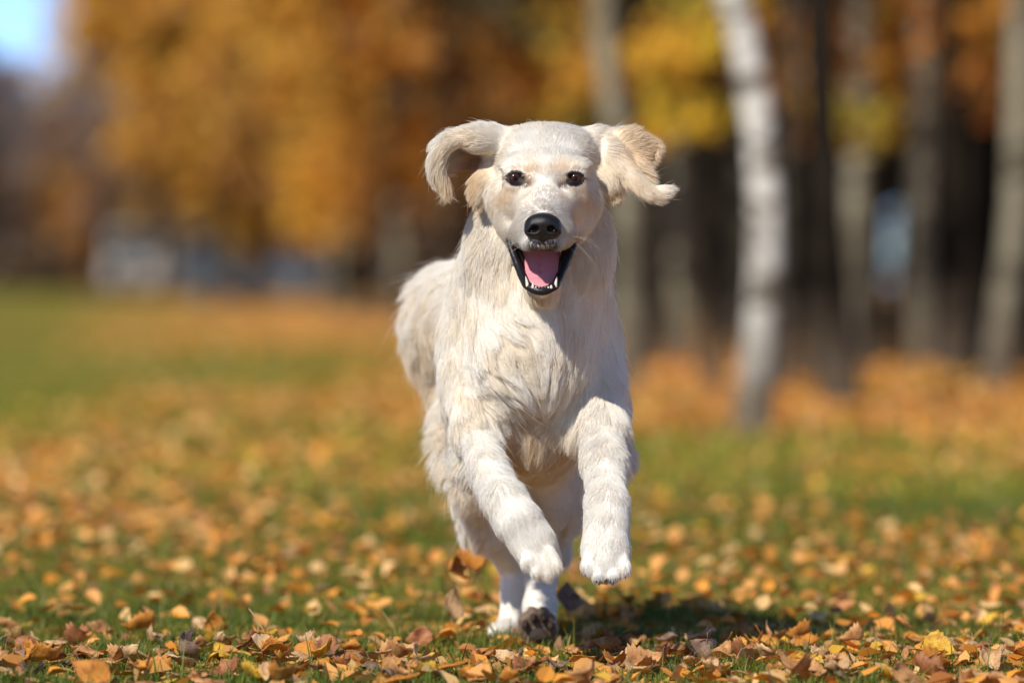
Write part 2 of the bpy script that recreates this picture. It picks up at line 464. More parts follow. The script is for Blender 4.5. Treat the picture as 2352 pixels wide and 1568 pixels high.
def build_leaves():
    r = np.random.default_rng(21)
    protos = []
    shapes = [('flat', 0.15, 0.03), ('cupped', 0.8, 0.15), ('rolled', 1.8, 0.4), ('arched', -1.0, -0.15)]
    for ki, (kn, km) in enumerate(LEAF_KINDS):
        for si, (sn, curl, fold) in enumerate(shapes):
            L = r.uniform(0.036, 0.046); W = L * r.uniform(0.72, 0.95)
            protos.append((kn, sn, leaf_mesh('fallen_leaf', km, L, W, curl * 0.55, fold, 100 + ki * 10 + si)))
    used = set()
    # individually placed: the strip of lawn nearest the camera that the picture shows
    spots = []
    tries = 0
    while len(spots) < 284 and tries < 20000:
        tries += 1
        y = r.uniform(6.60, 7.40) if r.uniform() < 0.9 else r.uniform(7.42, 7.62)
        x = r.uniform(-0.70, 0.70) * y / 7
        n = smooth_noise(np.array([[x, y * 0.8, 0]]), 1.7, 31)[0, 0]
        dens = 0.75 + 0.55 * n + (0.5 if x < 0.1 and y < 7.15 else 0)
        if 7.2 < y and -0.02 < x < 0.09: dens = 0.12
        if r.uniform() > dens: continue
        spots.append((x, y))
    spots.sort(key=lambda s_: s_[1])
    for i, (x, y) in enumerate(spots):
        kind = r.choice(6, p=[.38, .23, .12, .05, .17, .05]); sh = r.choice(4, p=[.28, .32, .18, .22])
        j = int(kind * 4 + sh)
        kn, sn, src = protos[j]
        if j in used:
            o = src.copy(); COL.objects.link(o)
        else:
            o = src; used.add(j)
        tilt = r.uniform(0, 0.5) if r.uniform() < 0.86 else r.uniform(0.7, 1.2)
        az = r.uniform(0, 6.28)
        R = Matrix.Rotation(az, 4, 'Z') @ Matrix.Rotation(tilt, 4, 'X') @ Matrix.Rotation(r.uniform(0, 6.28), 4, 'Z')
        s_ = r.uniform(0.6, 1.2)
        z = float(terrain(x, y)) + 0.006 + 0.012 * r.uniform() + 0.009 * math.sin(tilt)
        o.matrix_world = Matrix.Translation((x, y, z)) @ R @ Matrix.Diagonal((s_, s_, s_, 1))
        pose = 'standing on edge' if tilt > 0.7 else 'lying low'
        tag(o, f'{sn} {kn} birch leaf {pose} in the near grass', 'leaf', 'fallen leaves in the sharp strip of grass')
    # leaves kicked up behind the dog, in the air
    fly = [((1085, 1268, 7.62), 1, 0, (1.3, 0.3, 0.4), 1.25, 'orange leaf tumbling level in the air left of the hind legs'),
           ((1032, 1308, 7.66), 1, 2, (0.5, 1.2, 0.2), 1.2, 'rolled dark orange leaf in the air, hanging vertical left of the hind legs'),
           ((1082, 1292, 7.64), 4, 1, (1.2, -0.2, 1.6), 1.1, 'pale leaf in the air just under the tumbling orange leaf'),
           ((1042, 1385, 7.60), 4, 0, (1.2, 0.5, 0.7), 1.2, 'pale buff leaf in the air low beside the hind foot'),
           ((1302, 1376, 7.7), 5, 1, (0.9, 0.2, 0.3), 1.15, 'dark shaded leaf in the air right behind the hind foot')]
    for (px, py, Y), k_, s_, rot, sc, lab in fly:
        kn, sn, src = protos[k_ * 4 + s_]
        o = src.copy(); COL.objects.link(o); o.name = 'airborne_leaf'
        o.location = P(px, py, Y); o.rotation_euler = rot; o.scale = (sc,) * 3
        tag(o, lab, 'leaf', 'leaves kicked up into the air')
    # two dry stalks lying in the sharp strip
    tw = principled('dry_stalk', (0.42, 0.27, 0.14), 0.7, 0.3)
    for (pts, rad, lab) in (([P(1378, 1494, 7.16), P(1405, 1502, 7.13), P(1450, 1492, 7.10), P(1512, 1486, 7.07)], .0016, 'thin curved dry twig lying in the grass right of the hind paw'),
                            ([P(572, 1398, 7.25), P(590, 1422, 7.23), P(604, 1446, 7.2), P(612, 1462, 7.2)], .0015, 'short yellow leaf stalk sticking up from the grass left of the dog')):
        V = []; pts = [np.array(q) for q in pts]
        for i, q in enumerate(pts):
            for m_ in range(6):
                an = m_ * math.pi / 3; V.append(q + rad * (1 - 0.15 * i) * np.array([0.3 * math.cos(an), math.cos(an), math.sin(an)]))
        F = [(i * 6 + m_, i * 6 + (m_ + 1) % 6, i * 6 + 6 + (m_ + 1) % 6, i * 6 + 6 + m_) for i in range(len(pts) - 1) for m_ in range(6)]
        tag(mesh_np('twig', np.array(V), np.array(F), tw), lab, 'twig')
    for j, (kn, sn, src) in enumerate(protos):
        if j not in used: bpy.data.objects.remove(src)
    # everything behind: litter nobody could count
    V = []; C = []; n_t = 0
    def scatter(x0, x1, y0, y1, dens, size, seed, zr=0.02, skip=None):
        rr = np.random.default_rng(seed)
        n = int((x1 - x0) * (y1 - y0) * dens)
        x = rr.uniform(x0, x1, n); y = rr.uniform(y0, y1, n)
        keep = rr.uniform(0, 1, n) < litter_amount(x, y) ** 1.3
        if skip is not None: keep &= ~skip(x, y)
        x, y = x[keep], y[keep]; n = len(x)
        L = size * rr.uniform(0.75, 1.25, n); W = L * rr.uniform(0.65, 0.9, n)
        a = rr.uniform(0, 6.28, n); tilt = rr.normal(0, 0.45, n); roll = rr.normal(0, 0.4, n); c_ = rr.uniform(-0.25, 0.45, n)
        outline = [(0, -0.5, 0), (0.42, -0.22, 1), (0.40, 0.12, 1), (0, 0.55, 0.3), (-0.40, 0.12, 1), (-0.42, -0.22, 1)]
        pts = np.stack([np.stack([W * ox, L * oy, W * c_ * oz], 1) for ox, oy, oz in outline], 1)   # n,6,3
        def rot(p, ang, i, j):
            ca, sa = np.cos(ang)[:, None], np.sin(ang)[:, None]
            q = p.copy(); q[..., i] = p[..., i] * ca - p[..., j] * sa; q[..., j] = p[..., i] * sa + p[..., j] * ca; return q
        pts = rot(rot(rot(pts, roll, 0, 2), tilt, 1, 2), a, 0, 1)
        pts += np.stack([x, y, terrain(x, y) + 0.008 + zr * rr.uniform(0, 1, n)], 1)[:, None, :]
        pal = np.array([(0.64, 0.30, 0.075), (0.64, 0.26, 0.035), (0.38, 0.15, 0.045), (0.66, 0.38, 0.04), (0.74, 0.45, 0.17), (0.32, 0.18, 0.08)])
        c = pal[rr.choice(6, n, p=[.37, .28, .10, .07, .14, .04])] * rr.uniform(0.75, 1.15, (n, 1))
        V.append(pts.reshape(-1, 3)); C.append(np.repeat(c, 6, 0))
    inner = lambda x, y: (np.abs(x) < 0.72 * y / 7) & (y > 6.74) & (y < 7.62)
    scatter(-1.6, 1.6, 6.74, 7.62, 400, 0.036, 50, skip=inner)
    scatter(-1.0, 1.0, 6.5, 7.62, 480, 0.028, 58, 0.004)
    scatter(-0.85, 0.0, 6.55, 7.1, 420, 0.034, 59, 0.012)
    scatter(-1.9, 1.9, 7.62, 10, 400, 0.030, 51)
    scatter(-2.6, 2.6, 10, 15, 420, 0.034, 52)
    scatter(-3.6, 3.6, 15, 26, 300, 0.05, 53)
    scatter(-6.0, 7.0, 26, 50, 45, 0.075, 54)
    scatter(-3.5, 3.5, 5.2, 6.74, 130, 0.036, 55)
    V = np.concatenate(V); C = np.concatenate(C)
    o6 = np.arange(len(V) // 6)[:, None] * 6
    Q = np.concatenate([o6 + np.array([0, 1, 2, 3]), o6 + np.array([0, 3, 4, 5])])
    m = principled('litter_leaf', rough=0.55, spec=0.35, attr='col')
    o = mesh_np('leaf_litter', V, Q, m, False, None, C)
    tag(o, 'fallen orange and brown leaves scattered over the lawn behind the dog', 'fallen leaves', kind='stuff')
build_leaves()

# ---------------------------------------------------------------- trees
def bark_material(name, pale, dark, lo, band=True, patch=0.5):
    m = principled(name, pale, 0.95, 0.05)
    g = G(m)
    tc = g.n('TexCoord')
    mp = g.n('Mapping'); mp.inputs['Scale'].default_value = (3, 3, 1.0 if not band else 9)
    g.l(tc.outputs['Object'], mp.inputs['Vector'])
    n1 = g.noise(1.6 if band else 6, 4, 0.6, mp.outputs[0])
    mp2 = g.n('Mapping'); mp2.inputs['Scale'].default_value = (6, 6, 2.2)
    g.l(tc.outputs['Object'], mp2.inputs['Vector'])
    n2 = g.noise(1.0, 3, 0.7, mp2.outputs[0])
    c1 = g.ramp(n1.outputs[0], [(lo, dark), (lo + 0.09, pale)])
    c2 = g.ramp(n2.outputs[0], [(0.36, tuple(0.45 * q for q in pale)), (patch, (1, 1, 1))])
    mx = g.mix(0.7, c1.outputs[0], c2.outputs[0], 'MULTIPLY')
    # rough dark bark towards the foot of the trunk
    sep = g.n('SeparateXYZ'); g.l(tc.outputs['Object'], sep.inputs[0])
    ad = g.n('Math', operation='MULTIPLY_ADD'); g.l(n2.outputs[0], ad.inputs[0]); ad.inputs[1].default_value = -0.5; g.l(sep.outputs[2], ad.inputs[2])
    r = g.n('MapRange'); r.inputs[1].default_value = 0.22; r.inputs[2].default_value = -0.12
    g.l(ad.outputs[0], r.inputs[0])
    mx2 = g.mix(r.outputs[0], mx.outputs[0], tuple(0.5 * a + 0.5 * b for a, b in zip(dark, (0.16, 0.12, 0.08))))
    g.l(mx2.outputs[0], g.b.inputs['Base Color'])
    g.bump(n1.outputs[0], 0.5, 0.01)
    return m
BIRCH = bark_material('birch_bark', (0.64, 0.60, 0.53), (0.13, 0.105, 0.075), 0.42)
GREYBARK = bark_material('grey_bark', (0.27, 0.24, 0.165), (0.09, 0.075, 0.05), 0.38)
DARKBARK = bark_material('dark_bark', (0.02, 0.015, 0.010), (0.008, 0.006, 0.005), 0.4, False)  # near-black so sunlit trunks read as shaded; shade put into the colour

DIMBARK = bark_material('dim_bark', (0.06, 0.05, 0.035), (0.02, 0.016, 0.012), 0.4)  # dimmed copy of the grey bark, shade put into its colour

def foliage_mat(name, trans=0.35):
    m = principled(name, rough=0.55, spec=0.3, attr='col')
    nt = m.node_tree; b = nt.nodes['Principled BSDF']
    tr = nt.nodes.new('ShaderNodeBsdfTranslucent'); mx = nt.nodes.new('ShaderNodeMixShader'); mx.inputs[0].default_value = trans
    at = [n for n in nt.nodes if n.type == 'ATTRIBUTE'][0]
    nt.links.new(at.outputs['Color'], tr.inputs[0]); nt.links.new(b.outputs[0], mx.inputs[1]); nt.links.new(tr.outputs[0], mx.inputs[2])
    nt.links.new(mx.outputs[0], nt.nodes['Material Output'].inputs[0])
    return m
FOL = foliage_mat('autumn_foliage')

def tube_np(pts, radii, sides=10):
    """one bent, tapering tube"""
    pts = np.asarray(pts, float); V = []
    n = len(pts)
    for i in range(n):
        d = pts[min(i + 1, n - 1)] - pts[max(i - 1, 0)]; d /= np.linalg.norm(d)
        u = np.cross(d, (0.3, 1, 0.1)); u /= np.linalg.norm(u); w = np.cross(d, u)
        a = np.linspace(0, 2 * math.pi, sides, endpoint=False)
        V.append(pts[i] + radii[i] * (np.cos(a)[:, None] * u + np.sin(a)[:, None] * w))
    V = np.concatenate(V)
    F = [(i * sides + j, i * sides + (j + 1) % sides, (i + 1) * sides + (j + 1) % sides, (i + 1) * sides + j) for i in range(n - 1) for j in range(sides)]
    return V, np.array(F)

def trunk_mesh(base_r, height, bend, limbs, seed, sides=12, top=0.25):
    """bend: [(height, dx, dy)...] centre offsets; limbs: list of (z, az, length)"""
    r = np.random.default_rng(seed)
    hs = np.array([b[0] for b in bend]); dx = np.array([b[1] for b in bend]); dy = np.array([b[2] for b in bend])
    zs = np.unique(np.concatenate([np.linspace(0, 1.6, 15), np.linspace(1.6, height, 14)]))
    px = np.interp(zs, hs, dx); py = np.interp(zs, hs, dy)
    # soften the corners of the interpolation
    for _ in range(2): px[1:-1] = (px[:-2] + 2 * px[1:-1] + px[2:]) / 4; py[1:-1] = (py[:-2] + 2 * py[1:-1] + py[2:]) / 4
    rad = base_r * (1 - (1 - top) * zs / height) * (1 + 0.45 * np.exp(-zs / 0.10)) * (1 + 0.03 * r.normal(size=len(zs)))
    pts = np.stack([px, py, zs], 1); pts[0, 2] = -0.08
    V, F = tube_np(pts, rad, sides)
    Vs, Fs = [V], [F]; off = len(V)
    for (z, az, L) in limbs:
        i = np.interp(z, zs, np.arange(len(zs)))
        c = np.array([np.interp(z, zs, px), np.interp(z, zs, py), z]); rr = np.interp(z, zs, rad)
        t = np.linspace(0, 1, 7)
        rise = r.uniform(0.1, 0.7)
        lp = c + np.stack([np.cos(az) * L * t, np.sin(az) * L * t, L * (rise * t - 0.35 * t * t)], 1)
        lp += 0.05 * L * smooth_noise(lp, 1.2 / max(L, .5), int(z * 100))
        lp[0] = c
        v, f = tube_np(lp, rr * 0.42 * (1 - 0.85 * t) + 0.004, 6)
        Vs.append(v); Fs.append(f + off); off += len(v)
    return np.concatenate(Vs), np.concatenate(Fs)

def crown_mesh(clumps, per, size, pal, seed, spread=0.33):
    """clumps: rows (x, y, z, radius, palette index); loose leaves gathered round each"""
    r = np.random.default_rng(seed)
    V = []; C = []
    for (cx, cy, cz, cr, pi) in clumps:
        n = int(max(per * r.uniform(0.7, 1.3) * (cr / 0.5) ** 1.5, 0))
        # several little sprays within the clump
        k = max(3, n // 14)
        sc = r.normal(0, 0.5, (k, 3)) * cr * np.array([1, 1, 0.8])
        p = sc[r.integers(0, k, n)] + r.normal(0, 0.16, (n, 3)) * cr + np.array([cx, cy, cz])
        a = r.normal(size=(n, 3)); a /= np.linalg.norm(a, axis=1)[:, None]
        b = np.cross(a, r.normal(size=(n, 3))); b /= np.linalg.norm(b, axis=1)[:, None]
        s_ = size * r.uniform(0.6, 1.3, (n, 1))
        q = np.stack([p - a * s_ * 0.6, p + b * s_ * 0.38, p + a * s_ * 0.6, p - b * s_ * 0.38], 1)
        V.append(q.reshape(-1, 3))
        c = np.asarray(pal[int(pi) % len(pal)]) * r.uniform(0.72, 1.25, (n, 1)) * np.array([1, 1, 1]) 
        C.append(np.repeat(np.clip(c, 0, 0.85), 4, 0))
    V = np.concatenate(V); C = np.concatenate(C)
    F = np.arange(len(V)).reshape(-1, 4)
    return V, F, C

ORANGE = [(0.84, 0.41, 0.06), (0.72, 0.32, 0.06), (0.85, 0.49, 0.07), (0.36, 0.18, 0.05), (0.58, 0.32, 0.05)]
YELLOW = [(0.80, 0.52, 0.04), (0.74, 0.42, 0.04), (0.50, 0.38, 0.05), (0.84, 0.60, 0.06)]
OLIVE = [(0.28, 0.22, 0.04), (0.42, 0.28, 0.04), (0.20, 0.17, 0.04)]
RUST = [(0.40, 0.18, 0.06), (0.46, 0.22, 0.06), (0.30, 0.15, 0.06), (0.34, 0.19, 0.10)]
DARK = [(0.05, 0.035, 0.012), (0.08, 0.05, 0.015), (0.035, 0.035, 0.012), (0.11, 0.06, 0.015)]  # leaf tones lowered: shade inside the wood put into the colour
DARKER = [(0.02, 0.016, 0.008), (0.03, 0.022, 0.01), (0.015, 0.016, 0.008)]  # same for the deepest wood, its shade painted into the leaves

def rand_clumps(r, n, cx, cy, z0, z1, rx, cr, npal, core=0.0):
    out = []
    while len(out) < n:
        u = r.uniform(-1, 1, 3)
        q = np.linalg.norm(u)
        if q > 1 or q < core: continue
        z = (z0 + z1) / 2 + u[2] * (z1 - z0) / 2
        w = 1 - 0.35 * max(u[2], 0)
        out.append((cx + u[0] * rx * w, cy + u[1] * rx * w, z, cr * r.uniform(0.6, 1.35), r.integers(0, npal)))
    return out

def tree(name, px, Y, base_r, height, bend, mat, clumps, pal, label, cat='tree', group=None, per=60, size=0.08, limbs=6, seed=1, x=None, fol=None):
    x = (px - 1176) * K * Y if x is None else x
    z = float(terrain(x, Y))
    root = empty(name, (x, Y, z))
    r = np.random.default_rng(seed)
    lo = min([c[2] for c in clumps], default=height * 0.5)
    lb = [(r.uniform(max(lo, height * 0.22), height * 0.85), r.uniform(0, 6.28), r.uniform(0.12, 0.24) * height) for _ in range(limbs)]
    v, f = trunk_mesh(base_r, height, bend, lb, seed)
    t = mesh_np('trunk', v, f, mat, True, root)
    if clumps:
        v, f, c = crown_mesh(clumps, per, size, pal, seed + 5)
        mesh_np('crown', v, f, fol or FOL, False, root, c)
    tag(root, label, cat, group)
    return root

def copy_tree(src, x, Y, rz, s, label, group=None):
    o = src.copy(); COL.objects.link(o)
    o.location = (x, Y, float(terrain(x, Y))); o.rotation_euler = (0, 0, rz); o.scale = (s, s, s)
    for ch in list(src.children):
        c = ch.copy(); COL.objects.link(c); c.parent = o
    tag(o, label, None, group)
    return o

def px2m(px, Y): return px * K * Y

def build_trees():
    r = np.random.default_rng(5)
    gb = 'birch trees along the edge of the wood'
    # --- the trees one can tell apart, nearest first; bends follow (height, dx, dy) in metres
    u = K * 17.7
    def B(base, pts, Y):          # picture units -> bend rows
        f = K * Y
        return [(0, 0, 0)] + [(CAM_H - (py - HORIZON) * f, (px - base) * f, 0) for px, py in pts]
    def hi(n, h0, h1, rx, cr, npal, dx=0.0, s=0):
        return rand_clumps(np.random.default_rng(s), n, dx, 0, h0, h1, rx, cr, npal)
    bd = B(1727, [(1736, 850), (1752, 700), (1760, 560), (1757, 400), (1742, 260), (1718, 130), (1688, 0)], 17.7)
    bd += [(bd[-1][0] + 2, bd[-1][1] - 0.45, 0.1), (11, bd[-1][1] - 0.9, 0.3)]
    tree('birch_tree', 1727, 17.7, 0.058, 11, bd, BIRCH, hi(22, 6.0, 10.8, 2.0, 0.6, 3, -0.6, 1), YELLOW, 'nearest white birch with a curved trunk bending away to the left near the top', group=gb, seed=11)
    bd = B(2285, [(2300, 780), (2325, 600), (2338, 420), (2338, 250), (2340, 60), (2338, 0)], 22.4); bd += [(10, bd[-1][1] + 0.3, 0)]
    tree('birch_tree', 2285, 22.4, 0.056, 10, bd, GREYBARK, hi(20, 5.8, 9.8, 1.9, 0.6, 3, 0.2, 2), YELLOW, 'greenish white birch at the right edge of the view leaning slightly right', group=gb, seed=12)
    bd = B(1440, [(1442, 700), (1440, 500), (1425, 330), (1400, 230), (1385, 0)], 24.0); bd += [(11, bd[-1][1] - 0.4, 0)]
    tree('birch_tree', 1440, 24.0, 0.055, 11, bd, GREYBARK, hi(26, 5.5, 10.5, 2.0, 0.6, 3, -0.3, 3), YELLOW, 'grey green birch trunk rising behind the dog close to its ear', group=gb, seed=13)
    bd = B(1950, [(1955, 700), (1965, 500), (1968, 400), (1975, 0)], 25.5); bd += [(9, bd[-1][1], 0)]
    tree('birch_tree', 1950, 25.5, 0.058, 9, bd, GREYBARK, hi(22, 5.2, 8.8, 1.7, 0.55, 3, 0, 4), ORANGE, 'olive grey trunk left of the distant person in pale blue', group=gb, seed=14)
    bd = B(2115, [(2115, 700), (2112, 500), (2118, 200), (2120, 0)], 26.5); bd += [(10, bd[-1][1], 0)]
    tree('birch_tree', 2115, 26.5, 0.062, 10, bd, GREYBARK, hi(24, 5.4, 9.5, 1.8, 0.55, 3, 0, 5), ORANGE, 'broad grey trunk right of the distant person in pale blue', group=gb, seed=15)
    bd = B(1572, [(1575, 760), (1560, 650), (1555, 500), (1550, 0)], 31); bd += [(9, bd[-1][1], 0)]
    tree('birch_tree', 1572, 31.0, 0.06, 9, bd, GREYBARK, hi(24, 5.4, 8.5, 1.7, 0.55, 3, 0, 6), YELLOW, 'dim grey trunk standing deeper in the wood between two brighter birches', group=gb, seed=16)
    bd = B(2182, [(2180, 830), (2176, 600), (2172, 0)], 23.5); bd += [(9, bd[-1][1], 0)]
    tree('birch_tree', 2182, 23.5, 0.05, 9, bd, DARKBARK, hi(16, 5.6, 8.8, 1.5, 0.5, 3, 0, 7), ORANGE, 'thin dark trunk just left of the rightmost pale birch', group=gb, seed=17)
    bd = B(1935, [(1925, 800), (1912, 680), (1905, 560), (1890, 300), (1885, 0)], 21.2); bd += [(8, bd[-1][1], 0)]
    tree('dark_tree', 1935, 21.2, 0.075, 8, bd, DARKBARK, hi(14, 5.0, 7.8, 1.4, 0.5, 3, 0, 8), ORANGE, 'slender almost black trunk with its foot on the orange leaves', seed=18)
    bd = B(1790, [(1800, 800), (1810, 500), (1815, 0)], 21.8); bd += [(8, bd[-1][1], 0)]
    tree('birch_tree', 1790, 22.6, 0.034, 8, bd, DIMBARK, hi(14, 5.2, 7.8, 1.3, 0.5, 3, 0, 9), YELLOW, 'slim pale trunk half hidden behind the nearest white birch', group=gb, seed=19)
    # pale trunks in the middle distance left of the dog
    for i, (px, Y, w, m, lab) in enumerate([(868, 66, .085, DIMBARK, 'first of the pale trunks left of the dog, below orange leaves'), (925, 72, .10, GREYBARK, 'brightest of the pale trunks left of the dog'),
                                       (1010, 62, .085, DIMBARK, 'pale trunk close to the dog\'s shoulder, left of it'), (778, 80, .09, GREYBARK, 'dim pale trunk right of the parked silver car'),
                                       (490, 88, .13, DARKBARK, 'dark brown trunk between the pale van and the silver car')]):
        bd = [(0, 0, 0), (4, 0.15 * (-1) ** i, 0), (13, 0.3 * (-1) ** i, 0)]
        cl = rand_clumps(np.random.default_rng(40 + i), 110, 0, 1.2, 1.7, 12, 2.6, 0.75, 5)
        tree('birch_tree' if m is not DARKBARK else 'dark_tree', px, Y, w, 13, bd, m, cl, ORANGE, lab, group='far trees across the lawn', per=70, size=0.20, seed=60 + i)
    # big far crowns: explicit clumps that hang low, (px, py, radius px, palette index)
    def far_tree(px, Y, h, spots, pal, label, extra, seed, rr=3.0, z0=1.2, mat=DARKBARK, name='maple_tree', per=90, cr=0.8):
        f = K * Y; cl = []
        for (sx, sy, sr, pi) in spots:
            cl.append(((sx - px) * f, -0.8, CAM_H - (sy - HORIZON) * f - float(terrain((px - 1176) * f, Y)), sr * f * 1.15, pi))
        cl += rand_clumps(np.random.default_rng(seed), extra, 0, 0.6, z0, h, rr, cr, len(pal))
        tree(name, px, Y, 0.16, h * 0.97, [(0, 0, 0), (h * .5, 0.2, 0), (h, 0.1, 0)], mat, cl, pal, label, group='far trees across the lawn', per=per * 2.6, size=0.14, limbs=9, seed=seed)
    far_tree(580, 92, 13, [(360, 250, 60, 2), (400, 330, 60, 2), (500, 420, 70, 2), (560, 500, 70, 2), (420, 440, 60, 0), (600, 560, 50, 4), (380, 120, 60, 4), (330, 480, 50, 4), (330, 380, 40, 4)],
             [(0.54, 0.28, 0.08), (0.40, 0.21, 0.08), (0.84, 0.52, 0.07), (0.28, 0.16, 0.06), (0.46, 0.28, 0.08)], 'broad orange brown tree left of centre with its crown hanging low over the van', 90, 71, 2.0, 0.9, per=110)
    far_tree(800, 78, 13, [(770, 370, 80, 0), (840, 400, 70, 0), (720, 420, 60, 2), (790, 300, 60, 0), (870, 330, 60, 2), (790, 490, 50, 2), (760, 70, 80, 0), (700, 130, 60, 0), (850, 60, 60, 2), (700, 520, 50, 2), (920, 420, 50, 1)],
             ORANGE, 'bright orange maple left of the dog with glowing drooping branches', 110, 72, 2.6, 1.8, per=110)
    far_tree(1080, 70, 12, [(1050, 40, 70, 2), (1000, 110, 60, 0), (1090, 60, 50, 2), (960, 220, 60, 1), (1010, 330, 50, 3), (960, 420, 50, 3)],
             [(0.74, 0.38, 0.04), (0.50, 0.23, 0.04), (0.84, 0.52, 0.04), (0.26, 0.14, 0.04)], 'yellow topped tree directly behind the dog\'s left-facing ear', 90, 73, 2.4, 1.8)
    far_tree(760, 112, 15, [(600, 250, 70, 1), (560, 60, 80, 0), (640, 130, 60, 1), (620, 420, 60, 2), (640, 350, 60, 2)], RUST, 'rust brown tree standing behind the broad orange one', 120, 74, 3.0, 1.2)
    far_tree(130, 150, 6.3, [(110, 330, 50, 0), (100, 420, 50, 1), (130, 500, 50, 0), (150, 560, 40, 1)], [(0.42, 0.19, 0.04), (0.34, 0.14, 0.04), (0.22, 0.10, 0.04)], 'small rounded orange tree below the patch of blue sky', 36, 75, 1.1, 0.8, cr=0.6)
    far_tree(205, 140, 4.6, [(205, 540, 38, 0), (200, 480, 38, 0), (205, 600, 34, 0)], [(0.55, 0.26, 0.07), (0.36, 0.17, 0.07)], 'low orange bush like tree left of the pale van', 16, 76, 0.7, 0.3, cr=0.5)
    far_tree(-60, 150, 7.4, [(-10, 200, 50, 0), (0, 260, 60, 1), (10, 420, 60, 1)], [(0.17, 0.14, 0.14), (0.16, 0.09, 0.05), (0.24, 0.12, 0.05)], 'dusky brown tree at the far left edge', 46, 77, 1.7, 0.8)
    far_tree(215, 135, 8.6, [(250, 60, 34, 0), (230, 150, 30, 1), (290, 220, 34, 0), (40, 150, 24, 1)], [(0.40, 0.30, 0.24), (0.28, 0.22, 0.20)], 'thin half bare tree standing against the blue sky at the left', 16, 78, 1.9, 1.6, cr=0.8, per=60)
    # the dusky woods far behind them, each tree with its own crown
    proto = tree('far_tree', 300, 190, 0.18, 9.5, [(0, 0, 0), (9.5, 0.2, 0)], DARKBARK, rand_clumps(r, 70, 0, 0, 0.7, 9.5, 3.0, 0.9, 4), [(0.20, 0.12, 0.07), (0.27, 0.14, 0.06), (0.14, 0.10, 0.07), (0.34, 0.17, 0.05)],
                 'brown purple tree in the dim wood far behind the van', group='dim woods far across the park', per=80, size=0.26, seed=81)
    for i, (px, Y, s) in enumerate([(-160, 200, .7), (40, 195, .60), (140, 215, .62), (225, 205, .50), (520, 180, .7), (560, 190, 1.0), (700, 175, 1.0), (850, 160, 1.0), (990, 150, .95), (1120, 140, 1.0), (1210, 120, .9), (1310, 125, 1.0), (1400, 130, 1.0), (1260, 150, 1.1), (-300, 190, .8), (-480, 200, 1.0), (-720, 185, 1.1), (-980, 195, 1.0), (-1230, 180, 1.2), (-1480, 190, 1.0), (-1760, 185, 1.15), (-2050, 195, 1.0), (-2350, 185, 1.2), (-2650, 190, 1.1)]):
        copy_tree(proto, (px - 1176) * K * Y, Y, i * 1.3, s, 'brown purple tree in the dim wood far behind the van', 'dim woods far across the park')
    # right-hand wood: low hanging branches near its edge
    def sapling(px, Y, h, spots, pal, label, seed, mat=DARKBARK):
        f = K * Y
        cl = [((sx - px) * f, r.uniform(-.3, .3), CAM_H - (sy - HORIZON) * f, sr * f * 1.25, pi) for (sx, sy, sr, pi) in spots]
        tree('young_tree', px, Y, 0.035, h, [(0, 0, 0), (h, r.uniform(-.3, .3), 0)], mat, cl + rand_clumps(np.random.default_rng(seed), 10, 0, 0, h * 0.7, h, 1.0, 0.4, len(pal)), pal, label, group='young trees with low branches in the wood', per=800, size=0.05, limbs=5, seed=seed)
    sapling(1640, 23.5, 4.2, [(1600, 250, 45, 0), (1610, 310, 36, 0), (1560, 90, 50, 1), (1600, 20, 50, 2), (1530, 150, 36, 1)], YELLOW, 'young tree with a yellow spray of leaves left of the nearest birch', 91)
    sapling(1900, 23.0, 4.0, [(1950, 290, 58, 2), (1930, 340, 44, 3), (1990, 300, 40, 2), (1880, 270, 36, 1), (1900, 380, 30, 1)], YELLOW, 'young tree holding a round yellow cluster above the person in pale blue', 92)
    sapling(1850, 24.5, 4.4, [(1880, 130, 60, 0), (1960, 150, 45, 1), (1820, 70, 50, 1), (1900, 50, 40, 0), (1850, 200, 36, 3)], ORANGE, 'young tree with orange leaves high right of the nearest birch', 93)
    sapling(2230, 24, 4.4, [(2240, 120, 50, 0), (2220, 30, 60, 2), (2280, 60, 50, 0), (2250, 200, 40, 1), (2120, 150, 40, 1), (2100, 60, 45, 1)], ORANGE, 'young tree with orange leaves near the right edge', 94)
    sapling(1330, 34, 5.0, [(1290, 110, 50, 2), (1340, 160, 44, 1), (1250, 240, 40, 1), (1380, 60, 44, 2), (1300, 300, 34, 2), (1200, 60, 36, 2)], YELLOW[:2] + OLIVE[:1], 'young tree with dull yellow leaves above the dog\'s head', 95)
    sapling(1480, 36, 5.0, [(1470, 60, 50, 1), (1490, 140, 44, 0), (1430, 30, 40, 1), (1500, 240, 36, 2)], OLIVE + YELLOW[:1], 'young tree with olive leaves right above the dog\'s flying ear', 96)
    tops = [('orange leaves hanging high over the gap right of the dog', 1440, 30, ORANGE), ('golden leaves just left of the nearest birch top', 1600, 27, YELLOW), ('orange leaves right of the nearest birch top', 1800, 26, ORANGE),
            ('rusty orange leaves high in the middle of the wood', 1990, 28, ORANGE), ('golden orange leaves high before the rightmost birch', 2190, 27, ORANGE), ('orange leaves at the top right corner', 2340, 25, ORANGE),
            ('brown orange leaves above the dog', 1230, 40, ORANGE), ('olive gold leaves high behind the flying ear', 1370, 38, YELLOW)]
    for i, (lab, px, Y, pal) in enumerate(tops):
        q = np.random.default_rng(400 + i)
        sp = [(px + q.uniform(-110, 110), q.uniform(-40, 200) if k_ < 13 else q.uniform(170, 320), q.uniform(30, 62), int(q.integers(0, 4))) for k_ in range(17)]
        sapling(px + q.uniform(-30, 30), Y, 4.4, sp, pal, 'young tree with ' + lab, 420 + i)
    # trunks and crowns in the depth of the wood: three kinds copied
    kinds = []
